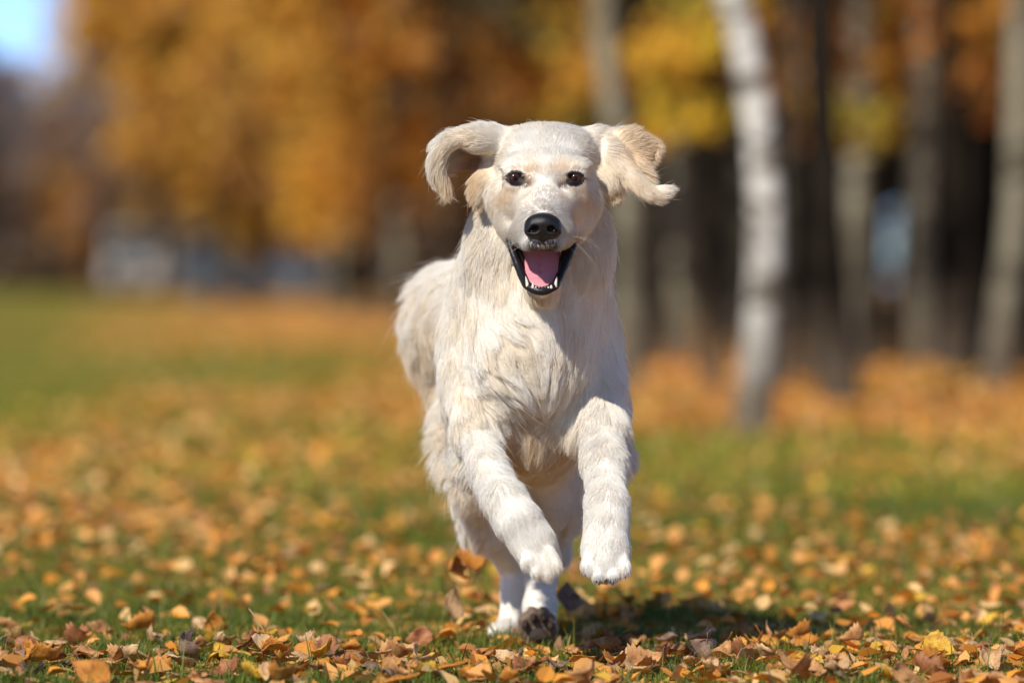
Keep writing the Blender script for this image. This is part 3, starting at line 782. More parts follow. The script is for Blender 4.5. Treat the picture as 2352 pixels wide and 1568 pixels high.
    for q, (mat, pal) in enumerate([(DARKBARK, DARK), (DARKBARK, DARK), (DIMBARK, DARK)]):
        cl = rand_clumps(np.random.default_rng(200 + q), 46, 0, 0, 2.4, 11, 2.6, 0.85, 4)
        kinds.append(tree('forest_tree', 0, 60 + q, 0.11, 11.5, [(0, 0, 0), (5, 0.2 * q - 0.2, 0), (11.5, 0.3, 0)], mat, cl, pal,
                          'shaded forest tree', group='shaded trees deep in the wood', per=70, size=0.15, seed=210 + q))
    spots = []
    rr = np.random.default_rng(77)
    t = 0
    while len(spots) < 96 and t < 5000:
        t += 1
        Y = rr.uniform(27, 74); u = rr.uniform(90, 1900) if Y < 50 else rr.uniform(200, 2100)
        x = u * K * Y
        if Y < 40 and (u < 260 or rr.uniform() < 0.45): continue
        if 1950 - 1176 < u < 2150 - 1176 and rr.uniform() < 0.0: continue
        # keep the long view to the two walkers open
        if 2008 - 1176 < u < 2082 - 1176 or 1885 - 1176 < u < 1930 - 1176: continue
        if any((x - a) ** 2 + (Y - b) ** 2 < 1.2 ** 2 for a, b in spots): continue
        spots.append((x, Y))
    first = {0: True, 1: True, 2: True}
    for i, (x, Y) in enumerate(spots):
        q = i % 3 if rr.uniform() < 0.8 else 0
        lab = ['thin black trunk deep in the shade of the wood', 'thin black trunk deep in the shade of the wood', 'dim grey trunk deep in the shade of the wood'][q]
        if first[q]:
            first[q] = False; o = kinds[q]; o.location = (x, Y, 0); o['label'] = lab
        else:
            copy_tree(kinds[q], x, Y, rr.uniform(0, 6.28), rr.uniform(0.75, 1.0), lab)
    # the mass of the wood behind all of that
    n = 52000
    def band(n, x0, x1, y0, y1, z0, z1, size, pal, seed):
        rr = np.random.default_rng(seed)
        p = np.stack([rr.uniform(x0, x1, n), rr.uniform(y0, y1, n), z0 + (z1 - z0) * rr.uniform(0, 1, n) ** 1.1], 1)
        # ragged top
        top = z1 * (0.75 + 0.25 * np.sin(p[:, 0] * 0.7) * np.sin(p[:, 0] * 0.23 + 1))
        p[:, 2] = np.minimum(p[:, 2], z0 + (p[:, 2] - z0) * top / z1)
        u = (p[:, 0]) / (K * p[:, 1]) + 1176
        keep = ~(((u > 2012) & (u < 2078) & (p[:, 2] < 2.3)))
        p = p[keep]
        a = rr.normal(size=p.shape); a /= np.linalg.norm(a, axis=1)[:, None]
        b = np.cross(a, rr.normal(size=p.shape)); b /= np.linalg.norm(b, axis=1)[:, None]
        s_ = size * rr.uniform(0.6, 1.4, (len(p), 1))
        V = np.stack([p - a * s_, p + b * s_ * 0.6, p + a * s_, p - b * s_ * 0.6], 1).reshape(-1, 3)
        c = np.asarray(pal)[rr.integers(0, len(pal), len(p))] * rr.uniform(0.7, 1.3, (len(p), 1))
        return V, np.repeat(c, 4, 0)
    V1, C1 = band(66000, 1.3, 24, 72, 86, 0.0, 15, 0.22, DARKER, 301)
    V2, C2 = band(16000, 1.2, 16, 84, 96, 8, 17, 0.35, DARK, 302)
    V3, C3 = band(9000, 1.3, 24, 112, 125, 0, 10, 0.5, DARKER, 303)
    V4, C4 = band(52000, -75, 4, 148, 158, 0.1, 2.3, 0.28, [(0.16, 0.11, 0.08), (0.12, 0.10, 0.08), (0.20, 0.12, 0.06)], 304)  # low brown hedge added to close bright sky gaps under the far trees
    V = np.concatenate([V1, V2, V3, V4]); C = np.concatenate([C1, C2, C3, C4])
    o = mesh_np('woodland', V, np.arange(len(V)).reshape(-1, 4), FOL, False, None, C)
    tag(o, 'dark mass of the dense wood behind the birch trunks, with a filler hedge far left', 'woodland', kind='stuff')
build_trees()

# ---------------------------------------------------------------- far people and vehicles
def figure(px, Y, base_z, jacket, trousers, hair, label, seed, stride=0.22, arm=0.18):
    f = 1.0
    root = empty('person', ((px - 1176) * K * Y, Y, base_z))
    x0 = np.array([0, 0, 0.0])
    a = np.arange(-0.45, 0.46, 0.025)
    F = Field(a, a, np.arange(-0.02, 1.86, 0.025))
    # body (continuous): head, neck, torso, arms, legs
    hip, kn = 0.92, 0.50
    for s_ in (-1, 1):
        fy = s_ * stride
        F.cap((s_ * .09, 0, hip), (s_ * .095, fy * .55 - .03, kn), .085, .060, .03)
        F.cap((s_ * .095, fy * .55 - .03, kn), (s_ * .10, fy, .09), .055, .042, .02)
        F.cap((s_ * .10, fy + .02, .05), (s_ * .11, fy - .14, .04), .042, .036, .02)
        F.cap((s_ * .19, 0, 1.42), (s_ * .25, -fy * .5 + .03, 1.14), .060, .048, .03)
        F.cap((s_ * .25, -fy * .5 + .03, 1.14), (s_ * .24, -fy - .03, .90), .045, .035, .02)
        F.ell((s_ * .24, -fy - .05, .84), (.028, .035, .055), .02)
    F.cap((0, 0, .96), (0, 0, 1.36), .15, .17, .04, ((0, 1, 0), 1.35))
    F.cap((0, 0, 1.40), (0, -.01, 1.56), .065, .055, .03)
    F.ell((0, -.02, 1.66), (.078, .098, .115), .02)
    F.cap((0, -.105, 1.655), (0, -.12, 1.635), .014, .012, .015)
    v, q = F.mesh()
    skin = np.array([0.52, 0.32, 0.22]); col = np.tile(skin, (len(v), 1))
    col[(v[:, 2] < 0.98)] = trousers; col[v[:, 2] < 0.09] = (0.03, 0.03, 0.03)
    up = (v[:, 2] > 0.90) & (v[:, 2] < 1.50); col[up & ((np.abs(v[:, 0]) > .19) | (v[:, 2] > .98))] = jacket
    m = principled('person_cloth', rough=0.8, spec=0.2, attr='col')
    mesh_np('body', v, q, m, True, root, col)
    F = Field(a, a, np.arange(0.75, 1.62, 0.025))
    F.cap((0, 0, .92), (0, 0, 1.37), .20, .19, .04, ((0, 1, 0), 1.35))
    for s_ in (-1, 1):
        fy = s_ * stride
        F.cap((s_ * .19, 0, 1.42), (s_ * .25, -fy * .5 + .03, 1.14), .080, .066, .03)
        F.cap((s_ * .25, -fy * .5 + .03, 1.14), (s_ * .24, -fy - .02, .93), .062, .050, .02)
    v, q = F.mesh(); mesh_np('jacket', v, q, principled('jacket_cloth', jacket, 0.7, 0.3), True, root)
    F = Field(a, a, np.arange(1.5, 1.86, 0.02))
    F.ell((0, 0.005, 1.70), (.092, .105, .10), .02)
    v, q = F.mesh(); mesh_np('hat' if hair[0] > .3 else 'hair', v, q, principled('hair_tone', hair, 0.8, 0.2), True, root)
    tag(root, label, 'person')
    return root
figure(2040, 108, 0.0, (0.42, 0.58, 0.66), (0.10, 0.06, 0.08), (0.5, 0.6, 0.66), 'person in a pale blue jacket standing far off between two grey trunks', 1)
figure(1905, 96, -0.35, (0.035, 0.05, 0.085), (0.02, 0.02, 0.025), (0.05, 0.05, 0.06), 'person in a dark blue jacket far off left of the olive grey trunk', 2)

def loft(name, sections, mat, parent, smooth=False):
    """sections: list of (y, [(x, z)...]) rings with equal counts -> closed shell"""
    V = []; n = len(sections[0][1])
    for y, ring in sections:
        V += [(x, y, z) for x, z in ring]
    F = []
    for i in range(len(sections) - 1):
        for j in range(n):
            F.append((i * n + j, i * n + (j + 1) % n, (i + 1) * n + (j + 1) % n, (i + 1) * n + j))
    V = np.array(V)
    o = mesh_np(name, V, [np.array(F), np.array([list(range(n))[::-1]]), np.array([[(len(sections) - 1) * n + j for j in range(n)]])], mat, smooth, parent)
    return o

def vehicle(name, px, Y, rz, prof, W, paint, label, tall):
    """prof: side outline (y, z) of hood/cabin; built as a body loft across with tucked-in glass house"""
    x = (px - 1176) * K * Y
    root = empty(name, (x, Y, float(terrain(x, Y))), rz)
    pm = principled(name + '_paint', paint, 0.35, 0.5); gm = principled(name + '_glass', (0.02, 0.03, 0.035), 0.25, 0.15)
    bm_ = principled(name + '_trim', (0.025, 0.028, 0.03), 0.6, 0.3)
    L, H, belt, hood, ws0, ws1, rb = prof           # length, height, beltline, hood height, windscreen foot/top y, roof back y
    def ring(w, z0, z1, b=0.08):
        return [(-w, z0 + b), (-w + b * .6, z0), (w - b * .6, z0), (w, z0 + b), (w, z1 - b), (w - b, z1), (-w + b, z1), (-w, z1 - b)]
    h = W / 2
    body = loft('body', [(-L / 2, ring(h - .12, .35, hood - .25)), (-L / 2 + .12, ring(h - .02, .28, hood - .08)), (ws0, ring(h, .25, hood)), (ws0 + .25, ring(h, .25, belt)),
                         (L / 2 - .15, ring(h, .27, belt)), (L / 2, ring(h - .08, .38, belt - .1))], pm, root)
    loft('cabin', [(ws0 + .02, ring(h - .06, belt - .1, belt + .02, .02)), (ws1, ring(h - .14, belt - .05, H - .03)), (ws1 + .3, ring(h - .14, belt - .05, H)), (rb - .3, ring(h - .14, belt - .05, H)), (rb, ring(h - .12, belt - .05, belt + .06, .03))], pm, root)
    loft('windscreen', [(ws0 - .02, ring(h - .18, belt - .0, belt + .05, .01)), (ws0 + (ws1 - ws0) * .9 - .03, ring(h - .22, belt + .02, H - .12, .02))], gm, root)
    for s_ in (-1, 1):
        w = loft('side_window', [(ws1 + .05, [(s_ * (h - .115) - .02, belt + .03), (s_ * (h - .115) + .02, belt + .03), (s_ * (h - .135) + .02, H - .14), (s_ * (h - .135) - .02, H - .14)]),
                             (rb - .4, [(s_ * (h - .115) - .02, belt + .03), (s_ * (h - .115) + .02, belt + .03), (s_ * (h - .135) + .02, H - .14), (s_ * (h - .135) - .02, H - .14)])], gm, root)
        loft('headlight', [(-L / 2 - .02, [(s_ * (h - .3) - .13, hood - .38), (s_ * (h - .3) + .13, hood - .38), (s_ * (h - .3) + .13, hood - .22), (s_ * (h - .3) - .13, hood - .22)]),
                           (-L / 2 + .1, [(s_ * (h - .3) - .13, hood - .38), (s_ * (h - .3) + .13, hood - .38), (s_ * (h - .3) + .13, hood - .22), (s_ * (h - .3) - .13, hood - .22)])],
             principled('lamp_glass', (0.35, 0.36, 0.36), 0.3, 0.3), root)
        for yy in (-L / 2 + .85, L / 2 - .85):
            a = np.linspace(0, 2 * math.pi, 20, endpoint=False); R_ = 0.33
            V = []; 
            for xx, rr in ((s_ * (h - .2), R_ * .9), (s_ * (h - .17), R_), (s_ * (h + .0), R_), (s_ * (h + .02), R_ * .85), (s_ * (h + .0), R_ * .6)):
                V += [(xx, yy + rr * math.cos(q), .33 + rr * math.sin(q)) for q in a]
            n = 20
            F = [(i * n + j, i * n + (j + 1) % n, (i + 1) * n + (j + 1) % n, (i + 1) * n + j) for i in range(4) for j in range(n)]
            wh = mesh_np('wheel', np.array(V), [np.array(F), np.array([list(range(n))])], bm_, True, root)
            V = [(s_ * (h + .012), yy + rr * math.cos(q), .33 + rr * math.sin(q)) for rr in (R_ * .6, R_ * .2) for q in a]
            mesh_np('rim', np.array(V), [np.array([(j, (j + 1) % n, n + (j + 1) % n, n + j) for j in range(n)]), np.array([[n + j for j in range(n)]])], principled('rim_metal', (.12, .12, .12), .5, .2), False, wh)
    loft('grille', [(-L / 2 - .025, [(-h + .5, .45), (h - .5, .45), (h - .45, hood - .28), (-h + .45, hood - .28)]), (-L / 2 + .1, [(-h + .5, .45), (h - .5, .45), (h - .45, hood - .28), (-h + .45, hood - .28)])], bm_, root)
    tag(root, label, tall)
vehicle('van', 305, 138, 0.08, (3.9, 1.80, 1.08, 1.0, -1.3, -0.95, 1.85), 1.45, (0.44, 0.40, 0.35), 'pale beige van parked facing the lawn far off at the left', 'van')
vehicle('car', 612, 128, 1.05, (4.3, 1.45, 0.92, 0.90, -0.9, -0.2, 1.8), 1.75, (0.07, 0.08, 0.09), 'light silver car parked far off below the orange trees', 'car')

# ---------------------------------------------------------------- the dog
def seg_dist(p, pts):
    """distance of points p (n,3) to polyline pts (list of 3-vectors), plus parameter along it"""
    best = np.full(len(p), 9.0); par = np.zeros(len(p)); n = len(pts) - 1
    for i in range(n):
        a, b = np.asarray(pts[i]), np.asarray(pts[i + 1]); v = b - a
        t = np.clip(((p - a) @ v) / max(v @ v, 1e-12), 0, 1)
        d = np.linalg.norm(p - a - t[:, None] * v, axis=1)
        m = d < best; best[m] = d[m]; par[m] = (i + t[m]) / n
    return best, par

def smoothpath(pts, n=8):
    """Catmull-Rom through rows"""
    p = np.asarray(pts, float); p = np.vstack([2 * p[0] - p[1], p, 2 * p[-1] - p[-2]]); out = []
    for i in range(1, len(p) - 2):
        for t in np.linspace(0, 1, n, endpoint=False):
            a, b, c, d = p[i - 1], p[i], p[i + 1], p[i + 2]
            out.append(0.5 * (2 * b + (c - a) * t + (2 * a - 5 * b + 4 * c - d) * t * t + (3 * b - a - 3 * c + d) * t ** 3))
    out.append(p[-2]); return np.array(out)

EYES = [(1183, 410, 7.012), (1322, 411, 7.012)]
LIPPATH = [(1165, 534, 7.030), (1172, 564, 7.018), (1187, 604, 7.005), (1200, 636, 6.99), (1214, 658, 6.975), (1243, 669, 6.968),
           (1272, 658, 6.975), (1285, 636, 6.99), (1299, 604, 7.005), (1312, 576, 7.018), (1323, 552, 7.030)]

def body_field():
    xs = axis((-0.24, 0.28, 0.0022))
    ys = axis((6.84, 7.16, 0.0024), (7.16, 7.86, 0.0055))
    zs = axis((-0.01, 0.40, 0.0036), (0.40, 0.78, 0.0022))
    f = Field(xs, ys, zs)
    # trunk of the body
    f.chain([(1208, 745, 7.26, 160), (1225, 860, 7.24, 150), (1238, 975, 7.22, 92)], 0.05)
    f.chain([(1208, 745, 7.28, 165), (1125, 745, 7.50, 124), (1072, 760, 7.66, 110)], 0.05)
    f.chain([(1230, 930, 7.30, 100), (1235, 1000, 7.42, 95), (1190, 960, 7.6, 100)], 0.04)
    # neck
    f.chain([(1252, 470, 7.15, 112), (1240, 560, 7.165, 128), (1230, 610, 7.18, 146), (1222, 670, 7.205, 164), (1215, 750, 7.24, 172)], 0.03)
    # shoulders and breast
    f.pell(1085, 850, 7.24, 66, 130, 90, 0.04)
    f.pell(1360, 850, 7.24, 60, 135, 90, 0.04)
    f.pell(1128, 560, 7.125, 42, 76, 44, 0.05)
    f.pell(1358, 560, 7.125, 38, 76, 44, 0.05)
    f.pell(1218, 800, 7.14, 128, 125, 118, 0.05)
    f.pell(1226, 690, 7.14, 92, 90, 70, 0.05)
    # rump, thighs, hind legs
    f.pell(1022, 768, 7.62, 54, 110, 120, 0.05)
    f.pell(1058, 690, 7.56, 62, 72, 100, 0.05)
    f.chain([(1076, 900, 7.62, 82), (1080, 1020, 7.42, 48), (1090, 1090, 7.38, 36)], 0.03)
    f.chain([(1088, 1100, 7.40, 35), (1110, 1210, 7.50, 36), (1172, 1290, 7.62, 27)], 0.02)
    f.chain([(1172, 1290, 7.62, 26), (1178, 1350, 7.62, 25), (1170, 1430, 7.60, 24)], 0.012)
    f.chain([(1168, 1436, 7.58, 24), (1140, 1452, 7.54, 20)], 0.012, ((0, 0, 1), 1.15))
    f.chain([(1240, 960, 7.62, 95), (1275, 1090, 7.50, 62), (1282, 1160, 7.48, 48)], 0.03)
    f.chain([(1282, 1160, 7.50, 44), (1262, 1260, 7.54, 34), (1243, 1330, 7.52, 30)], 0.02)
    f.chain([(1243, 1320, 7.52, 30), (1240, 1390, 7.47, 31), (1238, 1445, 7.43, 34)], 0.015)
    f.pell(1234, 1440, 7.42, 45, 42, 26, 0.012)
    for q, (dx, dy) in enumerate([(-30, -12), (-11, -28), (14, -28), (32, -10)]):
        f.pell(1234 + dx, 1436 + dy, 7.405, 14, 18, 16, 0.004)
    # near forelegs
    f.chain([(1150, 925, 7.20, 62), (1310, 925, 7.20, 62)], 0.05)
    f.chain([(1096, 880, 7.205, 52), (1088, 975, 7.15, 42)], 0.04)
    f.chain([(1088, 975, 7.15, 42), (1120, 1072, 7.08, 38), (1160, 1150, 7.00, 42), (1188, 1196, 6.985, 47)], 0.016)
    f.chain([(1080, 930, 7.24, 54), (1072, 1005, 7.25, 34), (1092, 1065, 7.16, 28)], 0.02)
    f.chain([(1192, 1196, 6.985, 46), (1222, 1243, 6.985, 45), (1244, 1282, 6.99, 44)], 0.016)
    for dx, dy, r_ in [(-34, 12, 17), (-14, 32, 19), (10, 38, 18), (28, 22, 16)]:
        f.chain([(1240 + dx * .6, 1262, 6.965, 14), (1246 + dx, 1276 + dy, 6.958, r_)], 0.0035)
    f.chain([(1366, 880, 7.205, 52), (1378, 970, 7.15, 47)], 0.04)
    f.chain([(1378, 970, 7.15, 47), (1388, 1060, 7.08, 44), (1394, 1160, 7.01, 42), (1394, 1205, 6.995, 43)], 0.018)
    f.chain([(1392, 930, 7.24, 52), (1402, 1010, 7.24, 32), (1404, 1070, 7.15, 30)], 0.02)
    f.chain([(1394, 1205, 6.995, 44), (1392, 1262, 6.98, 49), (1391, 1294, 6.97, 45)], 0.016)
    for dx, dy, r_ in [(-42, 10, 15), (-18, 30, 18), (15, 31, 19), (43, 14, 16)]:
        f.chain([(1391 + dx * .75, 1258, 6.968, 14), (1391 + dx, 1291 + dy, 6.95, r_)], 0.0035)
    # head: skull, brows, cheeks
    f.pell(1253, 394, 7.105, 118, 108, 130, 0.02)
    f.pell(1200, 352, 7.08, 52, 46, 72, 0.03)
    f.pell(1306, 352, 7.08, 52, 46, 72, 0.03)
    for s_ in (-1, 1):
        f.pell(1252 + s_ * 66, 382, 7.022, 38, 22, 24, 0.02)
        f.pell(1251 + s_ * 80, 462, 7.06, 48, 62, 62, 0.02)
        f.pell(1249 + s_ * 62, 470, 7.02, 34, 40, 36, 0.02)
        f.pell(1248 + s_ * 72, 512, 7.035, 32, 46, 46, 0.018)
    for s_ in (-1, 1):
        f.pell(1251 + s_ * 50, 452, 7.008, 40, 36, 34, 0.022)
    # muzzle
    f.chain([(1252, 415, 7.035, 66), (1250, 465, 6.99, 62), (1247, 508, 6.952, 56)], 0.022)
    f.pell(1213, 531, 6.962, 40, 38, 52, 0.010)
    f.pell(1281, 531, 6.962, 40, 38, 52, 0.010)
    f.pell(1246, 558, 6.938, 50, 20, 28, 0.010)
    f.chain([(1206, 537, 6.968, 32), (1180, 518, 7.025, 15)], 0.008)
    f.chain([(1287, 540, 6.968, 31), (1311, 528, 7.025, 14)], 0.008)
    # lower jaw
    f.chain([(1244, 640, 7.06, 44), (1244, 660, 7.0, 28), (1244, 668, 6.985, 20)], 0.012)
    # mouth opening, then the dark lip edge round it
    f.cap(P(1244, 606, 6.955), P(1244, 600, 7.07), 52 * K * 7, 34 * K * 7, 0.004, ((0, 0, 1), 1.12), True)
    f.cap(P(1244, 628, 6.955), P(1244, 612, 7.05), 38 * K * 7, 26 * K * 7, 0.004, None, True)
    lp = smoothpath([P(*q) for q in LIPPATH], 4)
    n = len(lp)
    for i in range(n - 1):
        c = abs(i / (n - 1) - 0.5) * 2
        r0 = (9.0 - 3.5 * c ** 3) * K * 7 * (1 + 0.10 * math.sin(i * 1.9) + 0.06 * math.sin(i * 4.3))
        f.cap(lp[i], lp[i + 1], r0, r0, 0.003)
    # cheek membrane between the jaws at each side
    f.chain([(1180, 560, 7.045, 14), (1194, 600, 7.035, 13), (1207, 632, 7.01, 9)], 0.004)
    f.chain([(1308, 562, 7.045, 14), (1296, 600, 7.035, 13), (1282, 632, 7.01, 9)], 0.004)
    # eyelids over the eyeballs, then the openings
    for ex, ey, eY in EYES:
        s_ = -1 if ex < 1250 else 1
        f.pell(ex - s_ * 28, ey + 14, 6.968, 12, 10, 12, 0.014, None, True)
        f.ell(P(ex, ey, eY), (0.0145, 0.0142, 0.0138), 0.006)
        c = P(ex, ey, eY)
        f.cap(c + [-0.0036, -0.014, -0.0004 * s_], c + [0.0036, -0.014, 0.0004 * s_], 0.0066, 0.0066, 0.0012, None, True)
        f.cap(c + [-s_ * 0.0036, -0.014, 0.0], c + [-s_ * 0.0090, -0.0125, -0.0030], 0.0046, 0.0022, 0.0012, None, True)
    # ears: left-hand one thrown out and arching over, hollow side showing
    nz = (0.15, 0.35, 1.0)
    arch = smoothpath([P(1165, 328, 7.085), P(1110, 318, 7.06), P(1056, 317, 7.05), P(1018, 338, 7.05), P(1004, 378, 7.055), P(1012, 412, 7.06), P(1024, 434, 7.06)], 4)
    rr_ = np.interp(np.linspace(0, 1, len(arch)), [0, .3, .55, .8, 1], [24, 19, 18, 13, 7]) * K * 7
    for i in range(len(arch) - 1): f.cap(arch[i], arch[i + 1], rr_[i], rr_[i + 1], 0.016 if i < 6 else 0.005)
    back = smoothpath([P(1150, 345, 7.12), P(1100, 335, 7.11), P(1058, 345, 7.10), P(1042, 370, 7.095)], 4)
    for i in range(len(back) - 1): f.cap(back[i], back[i + 1], 0.011, 0.010, 0.012)
    f.chain([(1132, 360, 7.12, 30), (1100, 366, 7.120, 22), (1070, 374, 7.110, 12)], 0.012)
    f.chain([(1128, 390, 7.09, 26), (1112, 425, 7.075, 20), (1100, 448, 7.07, 10)], 0.02)
    # right-hand ear: folded lobe thrown up with a long flap running out to its tip
    f.chain([(1368, 330, 7.10, 40), (1420, 328, 7.10, 24), (1450, 330, 7.105, 18)], 0.018)
    f.cap(P(1440, 332, 7.085), P(1476, 342, 7.09), 38 * K * 7, 32 * K * 7, 0.008, ((0.2, 1, 0.3), 3.0))
    f.cap(P(1465, 370, 7.10), P(1478, 396, 7.095), 24 * K * 7, 14 * K * 7, 0.008, ((0.2, 1, 0.3), 2.2))
    f.cap(P(1462, 378, 7.085), P(1484, 422, 7.07), 24 * K * 7, 15 * K * 7, 0.010, ((0.2, 1, 0.3), 2.6))
    flap = smoothpath([P(1385, 330, 7.085), P(1420, 368, 7.075), P(1452, 404, 7.065), P(1480, 434, 7.06), P(1504, 447, 7.06), P(1526, 440, 7.06)], 4)
    rr_ = np.interp(np.linspace(0, 1, len(flap)), [0, .4, .7, .9, 1], [22, 16, 14, 14, 12]) * K * 7
    for i in range(len(flap) - 1): f.cap(flap[i], flap[i + 1], rr_[i], rr_[i + 1], 0.005, ((0.3, 1, -0.2), 1.5))
    f.chain([(1380, 385, 7.09, 26), (1396, 415, 7.08, 20), (1406, 438, 7.075, 10)], 0.02)
    return f

CREAM = (0.88, 0.84, 0.76); WHITE = (0.87, 0.845, 0.79); BEIGE = (0.84, 0.75, 0.61); TAN = (0.84, 0.71, 0.53); ASH = (0.67, 0.64, 0.59)
GOLD = (0.72, 0.50, 0.27); SILVER = (0.81, 0.79, 0.75); CHEST = (0.955, 0.925, 0.865); SOOT = (0.14, 0.125, 0.12); DIRTY = (0.60, 0.50, 0.38)
